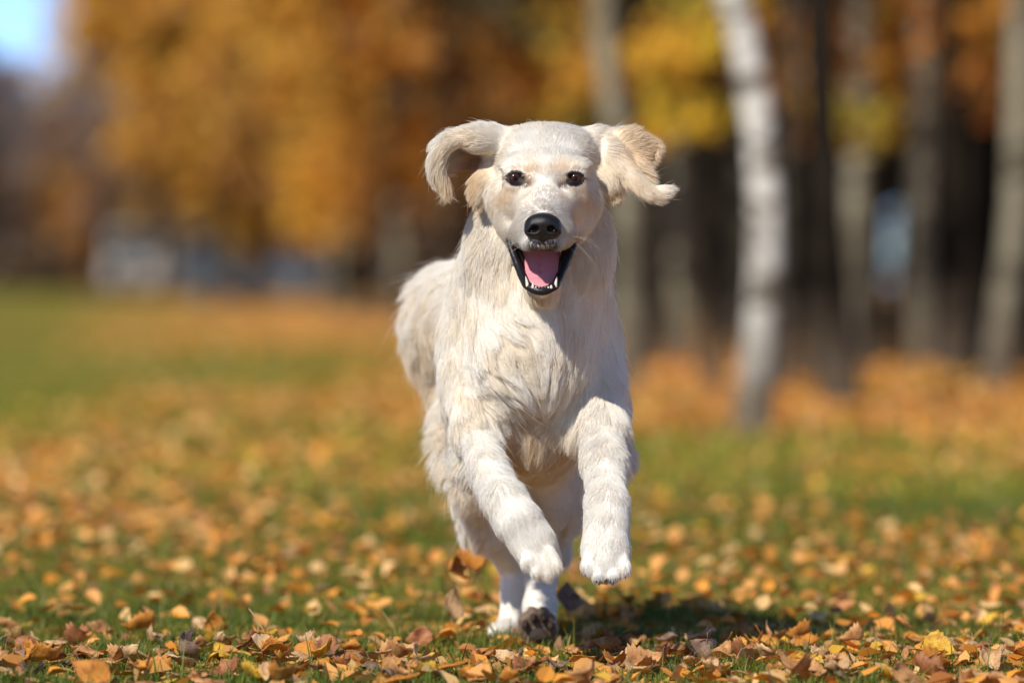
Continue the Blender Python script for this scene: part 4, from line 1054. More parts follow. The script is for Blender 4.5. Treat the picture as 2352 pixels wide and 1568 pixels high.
# comb guides: (px, py, Y, dx, dy, depth, length mm, lift, clump, wave, colour)
GUIDES = [
 # bridge, forehead, top
 (1250, 470, 6.95, 0, -1, .6, 4, .25, .1, 0, ASH), (1250, 425, 6.985, 0, -1, .5, 5, .25, .1, 0, SILVER), (1250, 370, 7.0, 0, -1, .5, 7, .3, .15, 0, WHITE), (1250, 330, 7.0, 0, -1, .6, 8, .3, .15, 0, WHITE),
 (1200, 320, 7.02, -.3, -1, .5, 9, .3, .2, 0, SILVER), (1300, 320, 7.02, .3, -1, .5, 9, .3, .2, 0, SILVER), (1250, 288, 7.09, 0, -.5, 1, 12, .35, .3, 0, CREAM),
 (1150, 320, 7.06, -.9, -.4, .4, 13, .3, .3, 0, CREAM), (1350, 320, 7.06, .9, -.2, .4, 13, .3, .3, 0, CREAM), (1250, 400, 7.24, 0, 1, .2, 25, .3, .4, 0, CREAM),
 (1190, 375, 6.995, -.5, -.9, .3, 6, .3, .15, 0, CREAM), (1314, 375, 6.995, .5, -.9, .3, 6, .3, .15, 0, CREAM), (1222, 385, 6.99, -.1, -1, .3, 6, .3, .15, 0, BEIGE), (1282, 385, 6.99, .1, -1, .3, 6, .3, .15, 0, BEIGE),
 (1213, 416, 6.985, .2, .9, .3, 4, .25, .1, 0, (.50, .38, .27)), (1292, 418, 6.985, -.2, .9, .3, 4, .25, .1, 0, (.50, .38, .27)), (1226, 440, 6.97, .1, .9, .3, 4, .25, .1, 0, CREAM), (1278, 440, 6.97, -.1, .9, .3, 4, .25, .1, 0, CREAM),
 (1180, 445, 6.995, -.5, .7, .5, 7, .25, .15, 0, BEIGE), (1326, 447, 6.995, .5, .7, .5, 7, .25, .15, 0, BEIGE),
 (1145, 400, 7.04, -.8, .2, .5, 10, .3, .2, 0, CREAM), (1362, 400, 7.04, .8, .2, .5, 10, .3, .2, 0, CREAM),
 (1142, 460, 7.05, -.6, .8, .5, 14, .3, .3, 0, CREAM), (1366, 460, 7.05, .6, .8, .5, 14, .3, .3, 0, CREAM),
 (1180, 480, 7.0, -.6, .5, .7, 8, .25, .15, 0, CREAM), (1322, 480, 7.0, .6, .5, .7, 8, .25, .15, 0, CREAM),
 (1208, 490, 6.96, -.5, .1, .8, 5, .25, .1, 0, CREAM), (1290, 490, 6.96, .5, .1, .8, 5, .25, .1, 0, CREAM),
 (1198, 530, 6.94, -.6, .5, .5, 6, .3, .15, 0, ASH), (1298, 530, 6.94, .6, .5, .5, 6, .3, .15, 0, ASH),
 (1210, 560, 6.93, -.2, 1, .1, 6, .35, .2, 0, SILVER), (1284, 560, 6.93, .2, 1, .1, 6, .35, .2, 0, SILVER),
 (1224, 561, 6.925, -.2, 1, .0, 4, .35, .2, 0, SOOT), (1246, 566, 6.92, 0, 1, .0, 4, .35, .2, 0, SOOT), (1269, 561, 6.925, .2, 1, .0, 4, .35, .2, 0, SOOT), (1238, 1450, 7.40, 0, 1, 0, 8, .3, .5, .2, (.36, .26, .18)), (1215, 1425, 7.41, -.2, 1, 0, 8, .3, .5, .2, (.45, .34, .25)),
 (1143, 520, 7.07, -.3, 1, .3, 22, .3, .4, 0, CREAM), (1362, 520, 7.07, .3, 1, .3, 22, .3, .4, 0, CREAM), (1165, 525, 7.02, -.3, .9, .5, 9, .25, .2, 0, CREAM), (1325, 525, 7.02, .3, .9, .5, 9, .25, .2, 0, CREAM),
 # neck and throat
 (1110, 590, 7.14, -.35, 1, 0, 34, .25, .6, .1, CHEST), (1385, 590, 7.14, .15, 1, 0, 32, .25, .6, .1, CHEST), (1180, 640, 7.10, .0, 1, 0, 38, .25, .7, .2, CHEST), (1310, 640, 7.10, .0, 1, 0, 36, .25, .7, .2, CHEST),
 (1244, 690, 7.00, 0, 1, .2, 18, .3, .5, .0, BEIGE), (1244, 730, 7.12, .1, 1, 0, 40, .25, .75, .3, CHEST), (1090, 660, 7.16, .1, 1, .0, 36, .3, .7, .2, CHEST), (1395, 680, 7.16, 0, 1, 0, 34, .3, .7, .2, CHEST),
 # chest: sweeps in from the sides to the middle
 (1030, 720, 7.2, .05, 1, .1, 32, .3, .6, .2, CHEST), (1090, 740, 7.14, .75, .75, 0, 44, .28, .8, .35, CHEST), (1160, 750, 7.11, .85, .6, 0, 46, .28, .85, .4, CHEST), (1100, 830, 7.13, .85, .65, 0, 48, .28, .85, .4, CHEST),
 (1180, 840, 7.11, .8, .9, 0, 52, .28, .85, .4, CHEST), (1120, 900, 7.13, .8, .7, 0, 46, .3, .8, .4, CHEST), (1200, 930, 7.13, .5, 1, 0, 56, .32, .85, .3, BEIGE), (1240, 860, 7.11, .1, 1, 0, 54, .3, .85, .3, CHEST),
 (1250, 960, 7.14, 0, 1, 0, 60, .35, .85, .2, BEIGE), (1300, 780, 7.12, -.45, 1, 0, 46, .28, .8, .4, CHEST), (1300, 880, 7.13, -.4, 1, 0, 52, .3, .85, .35, CHEST), (1345, 840, 7.14, -.35, 1, 0, 44, .28, .8, .35, CHEST),
 (1300, 950, 7.15, -.5, 1, 0, 50, .35, .85, .3, CHEST), (1400, 760, 7.18, .1, 1, .1, 30, .3, .6, .2, CHEST), (1415, 880, 7.2, .1, 1, .1, 26, .3, .6, .2, CHEST),
 (1015, 850, 7.24, .0, 1, .2, 30, .3, .6, .2, CHEST), (1060, 900, 7.18, .4, 1, .0, 40, .25, .75, .2, CHEST), (1120, 945, 7.15, .35, 1, 0, 44, .3, .8, .3, CHEST), (1370, 930, 7.15, -.1, 1, 0, 38, .25, .7, .1, CHEST),
 # forelegs
 (1100, 980, 7.09, .3, 1, 0, 16, .2, .35, 0, WHITE), (1132, 1070, 7.03, .35, 1, 0, 12, .2, .3, 0, WHITE), (1170, 1150, 6.96, .4, 1, 0, 10, .2, .3, 0, WHITE), (1210, 1230, 6.955, .5, 1, 0, 9, .2, .25, 0, WHITE), (1255, 1290, 6.96, .3, 1, .1, 9, .3, .35, 0, CREAM),
 (1060, 1000, 7.22, -.7, .8, .3, 40, .3, .8, .3, WHITE), (1062, 1060, 7.18, -.6, 1, .3, 46, .55, .8, .3, WHITE), (1110, 1150, 7.05, -.5, 1, .4, 26, .35, .75, .2, WHITE), (1150, 1190, 7.01, -.3, 1, .3, 16, .3, .6, .1, WHITE), (1040, 940, 7.24, -.5, 1, .3, 36, .4, .7, .3, WHITE),
 (1378, 1000, 7.09, 0, 1, 0, 16, .2, .35, 0, WHITE), (1388, 1100, 7.03, 0, 1, 0, 12, .2, .3, 0, WHITE), (1394, 1180, 6.97, 0, 1, 0, 10, .2, .3, 0, WHITE), (1392, 1260, 6.94, 0, 1, 0, 8, .2, .25, 0, WHITE), (1391, 1320, 6.93, 0, 1, .1, 7, .3, .35, 0, WHITE),
 (1425, 1020, 7.2, .6, 1, .4, 36, .5, .75, .2, WHITE), (1438, 1090, 7.1, .2, 1, .4, 24, .3, .7, .2, WHITE), (1335, 1060, 7.12, -.3, 1, .2, 24, .35, .7, .2, WHITE), (1345, 1190, 7.0, -.2, 1, .2, 10, .3, .4, .1, WHITE),
 # flank, rump, thigh, tail side
 (960, 690, 7.6, -.8, .8, .1, 52, .8, .8, .2, CHEST), (930, 760, 7.6, -.7, 1, .0, 44, .65, .85, .2, BEIGE), (940, 860, 7.6, -.3, 1, 0, 50, .7, .85, .2, BEIGE), (1040, 640, 7.5, -.6, .5, .5, 32, .4, .7, .2, CHEST), (1000, 780, 7.5, -.1, 1, -.1, 36, .3, .7, .2, BEIGE),
 (1100, 650, 7.4, -.3, .2, 1, 28, .3, .5, .1, CHEST), (1000, 950, 7.5, -.4, 1, .0, 48, .4, .8, .3, CHEST), (1010, 1040, 7.4, -.7, .8, .0, 58, .8, .85, .3, CHEST), (1020, 1100, 7.38, -.6, 1, .0, 56, .75, .85, .3, CHEST), (1080, 1180, 7.44, -.3, 1, .2, 34, .4, .8, .2, CHEST),
 (1235, 1030, 7.35, 0, 1, 0, 34, .3, .7, .2, CHEST), (1180, 1050, 7.42, 0, 1, 0, 28, .3, .6, .2, CHEST), (1280, 1120, 7.44, .1, 1, 0, 22, .3, .5, .1, CHEST), (1325, 1180, 7.5, .4, 1, .2, 44, .4, .8, .2, CHEST), (1180, 900, 7.72, 0, .6, .6, 34, .3, .6, .2, CHEST),
 (1170, 1360, 7.58, 0, 1, 0, 9, .2, .3, 0, CHEST), (1150, 1450, 7.54, -.5, .8, 0, 8, .25, .3, 0, CHEST), (1242, 1340, 7.48, 0, 1, 0, 10, .2, .3, 0, CHEST), (1265, 1400, 7.46, .1, 1, 0, 10, .25, .4, 0, CHEST), (1210, 1400, 7.45, -.1, 1, 0, 10, .25, .4, 0, CHEST),
 # left-hand ear
 (1130, 300, 7.06, -1, -.15, 0, 16, .2, .45, .1, CREAM), (1075, 292, 7.05, -1, -.2, 0, 20, .25, .6, .15, CREAM), (1020, 308, 7.05, -.9, .25, 0, 22, .28, .65, .15, WHITE), (990, 350, 7.05, -.5, .9, 0, 22, .28, .65, .15, CREAM), (995, 395, 7.05, .0, 1, 0, 24, .25, .6, .1, BEIGE),
 (1018, 425, 7.05, .25, 1, 0, 24, .2, .7, .1, TAN), (1075, 318, 7.03, -.95, .2, 0, 18, .2, .4, .1, BEIGE), (1025, 345, 7.03, -.5, .9, 0, 20, .2, .5, .1, BEIGE),
 (1090, 362, 7.1, -.5, .6, 0, 9, .2, .4, 0, (0.55, 0.36, 0.24)), (1100, 410, 7.06, -.6, .9, 0, 26, .3, .75, .2, TAN), (1085, 440, 7.06, -.5, 1, 0, 26, .3, .8, .2, TAN), (1118, 430, 7.05, -.3, 1, 0, 24, .3, .6, .2, CREAM),
 # right-hand ear
 (1390, 318, 7.06, .9, .3, 0, 18, .25, .4, .1, CREAM), (1425, 372, 7.05, .7, .75, 0, 13, .2, .45, .1, CREAM), (1462, 412, 7.04, .7, .7, 0, 13, .2, .5, .1, BEIGE), (1495, 446, 7.04, .9, .2, 0, 14, .2, .5, .1, BEIGE), (1530, 438, 7.05, 1, -.2, 0, 15, .25, .6, .1, CREAM),
 (1435, 312, 7.08, .9, -.5, 0, 15, .25, .35, .15, TAN), (1470, 335, 7.08, 1, -.1, 0, 18, .2, .35, .15, TAN), (1485, 375, 7.08, .8, .5, 0, 18, .2, .35, .15, TAN), (1455, 360, 7.07, .9, .5, 0, 16, .2, .5, .1, TAN), (1415, 300, 7.1, .5, -.6, .2, 16, .3, .5, .1, CREAM),
 (1400, 400, 7.06, .35, 1, 0, 26, .3, .7, .2, BEIGE), (1415, 430, 7.06, .3, 1, 0, 26, .3, .8, .2, TAN),
]

# coat markings plus crease shade put into the hair colour: (px, py, rx, ry, colour, strength), on the face only
MARKS = [(1226, 562, 22, 11, (.12, .11, .11), .9), (1267, 562, 22, 11, (.12, .11, .11), .9), (1247, 566, 12, 9, (.16, .14, .13), .8), (1248, 485, 38, 9, (.36, .31, .27), .45), (1250, 452, 28, 24, (.56, .50, .44), .45),
         (1208, 420, 15, 9, (.20, .14, .10), .8), (1297, 422, 15, 9, (.20, .14, .10), .8), (1160, 408, 7, 4.5, (.30, .22, .15), .6), (1345, 411, 7, 4.5, (.30, .22, .15), .6),
         (1182, 431, 20, 6, (.46, .34, .24), .5), (1323, 433, 20, 6, (.46, .34, .24), .5), (1206, 386, 26, 13, (.74, .56, .38), .6), (1300, 388, 26, 13, (.74, .56, .38), .6), (1180, 391, 18, 5, (.45, .33, .24), .4), (1325, 393, 18, 5, (.45, .33, .24), .4),
         (1160, 455, 20, 24, (.78, .58, .38), .5), (1345, 458, 20, 24, (.78, .58, .38), .5), (1216, 448, 9, 26, (.72, .56, .40), .45), (1287, 450, 9, 26, (.72, .56, .40), .45), (1186, 505, 9, 30, (.62, .52, .42), .4), (1312, 505, 9, 30, (.62, .52, .42), .4),
         (1170, 535, 12, 16, (.60, .48, .36), .4), (1326, 540, 12, 16, (.60, .48, .36), .4)]
def marks_and_creases(p, C):
    sx = p[:, 0] / (K * p[:, 1]) + 1176; sy = 640 - (p[:, 2] - CAM_H) / (K * p[:, 1])
    brk = 1 + 0.5 * smooth_noise(p, 60, 77)[:, 0]
    for (x, y, rx, ry, c, st) in MARKS:
        w = st * np.exp(-1.1 * (((sx - x) / rx) ** 2 + ((sy - y) / ry) ** 2)) * (p[:, 1] < 7.075) * np.clip(brk, 0.4, 1.3)
        C = C * (1 - w[:, None]) + np.array(c) * w[:, None]
    return C

def hair_object(name, roots, nrm, parent, mat, r0=0.00027, seed=3, lscale=1.0, npts=6, guides=GUIDES):
    """comb hair over given roots by the guides; returns a Curves object and root colours"""
    r = np.random.default_rng(seed)
    gp = np.array([P(g[0], g[1], g[2]) for g in guides])
    gd = np.array([(g[3], g[5], -g[4]) for g in guides], float); gd /= np.linalg.norm(gd, axis=1)[:, None]
    gs = np.array([g[6:10] for g in guides], float)
    gc = np.array([g[10] for g in guides], float)
    n = len(roots)
    D = np.zeros((n, 3)); S = np.zeros((n, 4)); C = np.zeros((n, 3))
    for i in range(0, n, 40000):
        q = roots[i:i + 40000]
        d2 = ((q[:, None, :] - gp[None]) ** 2).sum(2)
        d2[..., ] = d2 + 2e-5
        w = 1 / d2 ** 2.2; w /= w.sum(1)[:, None]
        D[i:i + 40000] = w @ gd; S[i:i + 40000] = w @ gs; C[i:i + 40000] = w @ gc
    C = C + (0.022 * smooth_noise(roots, 14, 5)[:, :1]) * np.array([0.6, 1.0, 1.4])
    C = marks_and_creases(roots, C)
    L = S[:, 0] / 1000 * lscale; L = L * np.interp(L, [0.012, 0.022], [1.4, 1.0]); lift = S[:, 1]; clump = S[:, 2]; wave = S[:, 3]
    # waviness of the combing
    long_ = np.clip((L - 0.012) / 0.03, 0, 1)
    D = D + smooth_noise(roots, 5.5, 8) * (0.08 + 0.45 * long_ * (wave + .2))[:, None]
    T = D - (D * nrm).sum(1)[:, None] * nrm
    tl = np.linalg.norm(T, axis=1)[:, None]
    T = np.where(tl > 0.15, T / np.maximum(tl, 1e-6), T / 0.15)
    T /= np.maximum(np.linalg.norm(T, axis=1)[:, None], 1e-6)
    L = L * r.uniform(0.6, 1.12, n)
    lift = lift * 0.72 * r.uniform(0.7, 1.3, n) + r.normal(0, .03, n)
    fly = r.uniform(0, 1, n) < 0.016
    lift = np.where(fly, lift + r.uniform(0.1, 0.4, n), lift); L = np.where(fly, L * 1.12, L); clump = np.where(fly, 0.0, clump)
    lid = np.where(r.uniform(0, 1, n) < 0.0042)[0]
    kd0 = kdtree.KDTree(len(lid))
    for a, i in enumerate(lid): kd0.insert(roots[i], a)
    kd0.balance()
    lock = np.array([kd0.find(q)[1] for q in roots]); lr = r.uniform(0, 1, (len(lid), 4))[lock]
    lift = lift * (0.85 + long_ * (0.6 * lr[:, 0] - 0.3)); L = L * (1 + long_ * 0.25 * (lr[:, 1] - 0.5))
    C = C * (1 - (0.10 * long_ * lr[:, 2] ** 2)[:, None] * np.array([0.5, 1.0, 1.9]))
    T = T + np.cross(nrm, T) * (0.30 * long_ * (lr[:, 3] - 0.5))[:, None]; T /= np.linalg.norm(T, axis=1)[:, None]
    jit = r.normal(0, 1, (n, 3)); jit -= (jit * nrm).sum(1)[:, None] * nrm
    t = np.linspace(0, 1, npts)
    pts = np.empty((n, npts, 3))
    B = np.cross(nrm, T)
    ph = smooth_noise(roots, 12, 31)[:, 0] * 5
    for k_, tt in enumerate(t):
        u_ = tt * (1 - 0.0 * tt)
        pts[:, k_] = roots + L[:, None] * (T * u_ * 0.97 + nrm * (lift * (tt - .45 * tt * tt))[:, None] + jit * (np.where(fly, .22, .06)[:, None] * tt) * (1 + .0 * tt)
                                          + B * (0.13 * wave * long_ * np.sin(tt * 4.2 + ph) * tt)[:, None]) + nrm * 0.0002
    # clumping: coarse and fine tufts
    for level, (dens, amt) in enumerate(((0.0042, 0.50), (0.022, 0.16))):
        sel = r.uniform(0, 1, n) < dens * np.where(L < 0.013, 1.6, 1.0)
        ids = lid if level == 0 else np.where(sel)[0]
        kd = kdtree.KDTree(len(ids))
        for a, i in enumerate(ids): kd.insert(roots[i], a)
        kd.balance()
        near = np.array([kd.find(q)[1] for q in roots]); cid = ids[near]
        tgt = pts[cid]
        Lr = np.minimum(L / np.maximum(L[cid], 1e-4), 1.0)
        okd = (np.linalg.norm(roots - roots[cid], axis=1) < 0.02) & ((nrm * nrm[cid]).sum(1) > 0.3)
        for k_, tt in enumerate(t):
            w = clump * amt * tt ** 1.3 * okd
            s_ = np.clip(tt * Lr, 0, 1) * (npts - 1); i0 = np.minimum(s_.astype(int), npts - 2); fr = (s_ - i0)[:, None]
            tp = tgt[np.arange(n), i0] * (1 - fr) + tgt[np.arange(n), i0 + 1] * fr
            pts[:, k_] = pts[:, k_] * (1 - w[:, None]) + tp * w[:, None]
        if level == 0: C = C * (1 + 0.05 * r.normal(size=len(ids)))[near][:, None] if False else C * (0.985 + 0.02 * np.sin(near * 12.9898))[:, None]
    C = C * (1 + (r.uniform(-0.09, 0.07, n) * np.clip(L / 0.02, 0.6, 1))[:, None])
    cd = bpy.data.hair_curves.new(name)
    cd.add_curves([npts] * n)
    cd.attributes['position'].data.foreach_set('vector', pts.astype(np.float32).ravel())
    ra = cd.attributes.new('radius', 'FLOAT', 'POINT')
    rad = r0 * (1.0 - 0.82 * t ** 1.4)[None, :] * r.uniform(0.8, 1.25, (n, 1)) * np.where(fly, 0.6, 1.0)[:, None] * (0.75 + 0.5 * np.clip(L / 0.03, 0, 1))[:, None]
    ra.data.foreach_set('value', rad.astype(np.float32).ravel())
    ca = cd.attributes.new('hair_col', 'FLOAT_COLOR', 'POINT')
    c4 = np.ones((n, npts, 4), np.float32)
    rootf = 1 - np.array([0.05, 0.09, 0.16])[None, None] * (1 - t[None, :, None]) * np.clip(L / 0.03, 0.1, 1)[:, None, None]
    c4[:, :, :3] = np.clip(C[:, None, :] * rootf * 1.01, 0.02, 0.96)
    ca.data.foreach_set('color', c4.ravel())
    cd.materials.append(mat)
    o = bpy.data.objects.new(name, cd)
    return link(o, parent)

def sample_surface(V, F, dens_fn, density, seed=9):
    """random points on quads, with weights; returns roots, normals"""
    r = np.random.default_rng(seed)
    tri = np.concatenate([F[:, [0, 1, 2]], F[:, [0, 2, 3]]])
    a, b, c = V[tri[:, 0]], V[tri[:, 1]], V[tri[:, 2]]
    cr = np.cross(b - a, c - a); ar = np.linalg.norm(cr, axis=1) / 2
    w = ar * dens_fn((a + b + c) / 3, cr / np.maximum(2 * ar, 1e-12)[:, None])
    n = int(w.sum() * density)
    i = r.choice(len(tri), n, p=w / w.sum())
    u, v = r.uniform(0, 1, n), r.uniform(0, 1, n); m = u + v > 1; u[m], v[m] = 1 - u[m], 1 - v[m]
    p = a[i] + (b[i] - a[i]) * u[:, None] + (c[i] - a[i]) * v[:, None]
    return p, i, tri, (u, v)

def build_dog():
    root = empty('dog', (P(1215, 800, 7.35)[0], 7.3, 0.0))
    off = np.array(root.location)
    f = body_field()
    V, F = f.mesh()
    # smooth a little and take vertex normals
    n = len(V)
    E = np.concatenate([F[:, [0, 1]], F[:, [1, 2]], F[:, [2, 3]], F[:, [3, 0]]])
    E = np.concatenate([E, E[:, ::-1]])
    deg = np.bincount(E[:, 0], minlength=n)
    def lap(A): 
        out = np.stack([np.bincount(E[:, 0], A[E[:, 1], q], minlength=n) for q in range(3)], 1)
        return out / deg[:, None]
    for _ in range(2): V = V * 0.5 + lap(V) * 0.5
    fn = np.cross(V[F[:, 2]] - V[F[:, 0]], V[F[:, 3]] - V[F[:, 1]])
    N = np.zeros_like(V)
    for q in range(4):
        for ax in range(3): N[:, ax] += np.bincount(F[:, q], fn[:, ax], minlength=n)
    N /= np.maximum(np.linalg.norm(N, axis=1)[:, None], 1e-12)
    Ns = N.copy()
    for _ in range(6): Ns = lap(Ns)
    Ns /= np.maximum(np.linalg.norm(Ns, axis=1)[:, None], 1e-12)
    # which skin is bare and what colour it is
    def zones(p):
        bare = np.zeros(len(p)); col = np.tile(np.array((0.88, 0.84, 0.77)), (len(p), 1))
        lp = smoothpath([P(*q) for q in LIPPATH], 4)
        d, t = seg_dist(p, lp)
        c_ = np.abs(t * 2 - 1)
        lip = d < (14.5 - 2 * np.clip(c_ * 1.6, 0, 1) ** 2) * K * 7
        lip &= ~((p[:, 2] < P(0, 683, 6.97)[2]) )
        f7 = K * 7
        ix = (p[:, 0] - P(1244, 0, 7)[0]) / f7; iz = -(p[:, 2] - P(0, 610, 7)[2]) / f7
        inside = (np.abs(ix) < 70 - 0.25 * np.maximum(iz, 0)) & (iz > -34) & (iz < 58) & (p[:, 1] > 6.955) & (p[:, 1] < 7.09) & (np.abs(ix) < 62 + np.where(iz < 0, 8, -0.55 * iz))
        d2 = np.minimum(seg_dist(p, [P(1180, 560, 7.045), P(1194, 600, 7.035), P(1207, 632, 7.01)])[0], seg_dist(p, [P(1308, 562, 7.045), P(1296, 600, 7.035), P(1282, 632, 7.01)])[0])
        dark = lip | (d2 < 15 * f7)
        col[inside] = (0.06, 0.022, 0.024); bare[inside] = 1
        col[dark] = (0.014, 0.012, 0.014); bare[dark] = 1
        for ex, ey, eY in EYES:
            s_ = -1 if ex < 1250 else 1
            dx = (p[:, 0] / (K * p[:, 1]) + 1176 - ex); dz = (640 - (p[:, 2] - CAM_H) / (K * p[:, 1]) - ey)
            fr = (p[:, 1] < 7.05)
            e = np.sqrt(((dx + s_ * 2) / 22.5) ** 2 + (dz / 17.5) ** 2)
            m = fr & (e < 1.14); col[m] = (0.008, 0.006, 0.006); bare[m & (e < 0.96)] = 1; bare[m & (e >= 0.96)] = 0.45
            q = dx * -s_                                   # towards the nose
            m2 = fr & (q > 8) & (q < 34) & (np.abs(dz - 3 - 0.35 * (q - 8)) < 5.5 - 0.12 * (q - 8))
            col[m2] = (0.05, 0.035, 0.025); bare[m2] = np.maximum(bare[m2], 0.75)
            m3 = fr & (q < -10) & (q > -29) & (np.abs(dz + 1) < 3.6)
            col[m3] = (0.06, 0.04, 0.03); bare[m3] = np.maximum(bare[m3], 0.7)
        # nose bed
        dx = (p[:, 0] / (K * p[:, 1]) + 1176 - 1247) / 40; dz = (640 - (p[:, 2] - CAM_H) / (K * p[:, 1]) - 521) / 33
        m = (p[:, 1] < 6.94) & (dx * dx + dz * dz < 1.0); bare[m] = 1; col[m] = (0.02, 0.017, 0.018)
        # pads of the raised hind foot and toe undersides of the near forefeet
        q = p - P(1232, 1448, 7.40)
        m = (np.abs(q[:, 0]) < 0.027) & (q[:, 2] > -0.034) & (q[:, 2] < 0.040) & (p[:, 1] < 7.425); bare[m] = 0.8; col[m] = (0.16, 0.11, 0.075)
        sx = p[:, 0] / (K * p[:, 1]) + 1176; sy = 640 - (p[:, 2] - CAM_H) / (K * p[:, 1])
        m = (p[:, 1] < 7.03) & (sy > 1326) & (sx > 1330) & (sx < 1460); bare[m] = 0.85; col[m] = (0.035, 0.03, 0.028)
        # inner side of the hollow ear
        m = (sx > 1050) & (sx < 1122) & (sy > 345) & (sy < 398) & (p[:, 1] > 7.085) & (p[:, 1] < 7.15); bare[m] = .5; col[m] = (0.42, 0.22, 0.16)
        return bare, col
    bare, col = zones(V)
    col = (col + lap(col)) / 2
    skin = principled('dog_skin', rough=0.55, spec=0.25, attr='col')
    gg = G(skin); gg.bump(gg.noise(700, 3, 0.6, gg.n('NewGeometry').outputs['Position']).outputs[0], 0.25, 0.0006)
    body = mesh_np('body', V - off, F, skin, True, root, col)
    wet = principled('wet_lip', rough=0.30, spec=0.28, attr='col')
    gw = G(wet); gw.bump(gw.noise(420, 3, 0.6, gw.n('NewGeometry').outputs['Position']).outputs[0], 0.5, 0.0012)
    body.data.materials.append(wet)
    fc_ = V[F].mean(1); mw = (bare[F].min(1) > 0.9) & (fc_[:, 2] < P(0, 525, 7)[2]) & (fc_[:, 2] > 0.45) & (fc_[:, 1] < 7.1)
    body.data.polygons.foreach_set('material_index', mw.astype(np.int32))
    # ---- fur
    hm = bpy.data.materials.new('coat'); hm.use_nodes = True
    nt = hm.node_tree; b = nt.nodes['Principled BSDF']
    at = nt.nodes.new('ShaderNodeAttribute'); at.attribute_name = 'hair_col'
    nt.links.new(at.outputs['Color'], b.inputs['Base Color']); b.inputs['Roughness'].default_value = 0.65; b.inputs['Specular IOR Level'].default_value = 0.15
    tr = nt.nodes.new('ShaderNodeBsdfTranslucent'); nt.links.new(at.outputs['Color'], tr.inputs[0])
    mx = nt.nodes.new('ShaderNodeMixShader'); mx.inputs[0].default_value = 0.38
    nt.links.new(b.outputs[0], mx.inputs[1]); nt.links.new(tr.outputs[0], mx.inputs[2]); nt.links.new(mx.outputs[0], nt.nodes['Material Output'].inputs[0])
    def dens(c, nn):
        bz = np.clip(zones(c)[0], 0, 1)
        w = np.where((c[:, 2] > 0.52) & (c[:, 1] < 7.13), 1.5, 1.0)
        w = np.where((c[:, 1] > 7.3), 0.6, w)
        w = w * np.where((nn[:, 1] > 0.55) & (c[:, 1] > 7.1), 0.45, 1.0)
        return w * (1 - bz)
    p, i, tri, (u, v) = sample_surface(V, F, dens, HAIR_DENSITY)
    nn = Ns[tri[i, 0]] * (1 - u - v)[:, None] + Ns[tri[i, 1]] * u[:, None] + Ns[tri[i, 2]] * v[:, None]
    nn /= np.linalg.norm(nn, axis=1)[:, None]
    fur = hair_object('fur', p, nn, root, hm)
    fur.location = -off
    # whiskers
    r = np.random.default_rng(4)
    cd = bpy.data.hair_curves.new('whiskers'); nw = 16; cd.add_curves([6] * nw); pts = []
    for k_ in range(nw):
        s_ = -1 if k_ % 2 else 1
        st = P(1247 + s_ * r.uniform(26, 66), r.uniform(528, 562), 6.945) + np.array([0, r.uniform(-.01, .012), 0])
        d = np.array([s_ * r.uniform(.5, 1), r.uniform(-.1, .5), r.uniform(-.7, .1)]); d /= np.linalg.norm(d); Lw = r.uniform(.025, .05)
        for tt in np.linspace(0, 1, 6): pts.append(st + d * Lw * tt + np.array([0, 0, -0.25 * Lw * tt * tt]))
    cd.attributes['position'].data.foreach_set('vector', np.array(pts, np.float32).ravel())
    ra = cd.attributes.new('radius', 'FLOAT', 'POINT'); ra.data.foreach_set('value', np.tile(np.linspace(.00012, .00004, 6), nw).astype(np.float32))
    cd.materials.append(principled('whisker', (0.8, 0.76, 0.68), 0.4)); w = bpy.data.objects.new('whiskers', cd); link(w, root); w.location = -off
    # ---- eyes
    em = principled('eye_surface', (0.02, 0.01, 0.006), 0.06, 0.6); g = G(em)
    tc = g.n('TexCoord'); ln = g.n('VectorMath', operation='LENGTH')
    mp = g.n('Mapping'); mp.inputs['Scale'].default_value = (1, 0, 1); g.l(tc.outputs['Object'], mp.inputs['Vector']); g.l(mp.outputs[0], ln.inputs[0])
    rp = g.n('MapRange'); g.l(ln.outputs['Value'], rp.inputs[0]); rp.inputs[2].default_value = 0.0132
    c = g.ramp(rp.outputs[0], [(0.0, (0.004, 0.003, 0.003)), (0.20, (0.006, 0.004, 0.003)), (0.30, (0.050, 0.019, 0.009)), (0.62, (0.030, 0.011, 0.006)), (0.74, (0.006, 0.004, 0.004))])
    g.l(c.outputs[0], g.b.inputs['Base Color']); g.b.inputs['Coat Weight'].default_value = 0.6; g.b.inputs['Coat Roughness'].default_value = 0.10; g.b.inputs['Coat IOR'].default_value = 1.34; g.b.inputs['Specular IOR Level'].default_value = 0.1
    for ex, ey, eY in EYES:
        R_ = 0.0128
        c0 = P(ex, ey, eY)
        uu, vv = 24, 16; V2 = []
        for a in range(vv + 1):
            for q in range(uu):
                th = math.pi * a / vv; phi = 2 * math.pi * q / uu
                V2.append((R_ * math.sin(th) * math.cos(phi), -R_ * math.cos(th), R_ * math.sin(th) * math.sin(phi)))
        F2 = np.array([(a * uu + q, a * uu + (q + 1) % uu, (a + 1) * uu + (q + 1) % uu, (a + 1) * uu + q) for a in range(vv) for q in range(uu)])
        e = mesh_np('eye', np.array(V2), F2, em, True, root); e.location = Vector(c0 - off); e.rotation_euler = (0.0, 0, 0)
    # ---- nose
    fx = Field(np.arange(-.032, .0325, .0008), np.arange(-.03, .035, .0008), np.arange(-.03, .0305, .0008))
    s7 = K * 6.92
    def U(x, y, z): return np.array([x * s7, z, -y * s7])
    fx.ell(U(0, -8, .006), (38 * s7, .017, 23 * s7), .004)
    fx.ell(U(-17, 6, .006), (24 * s7, .015, 22 * s7), .005)
    fx.ell(U(17, 6, .006), (24 * s7, .015, 22 * s7), .005)
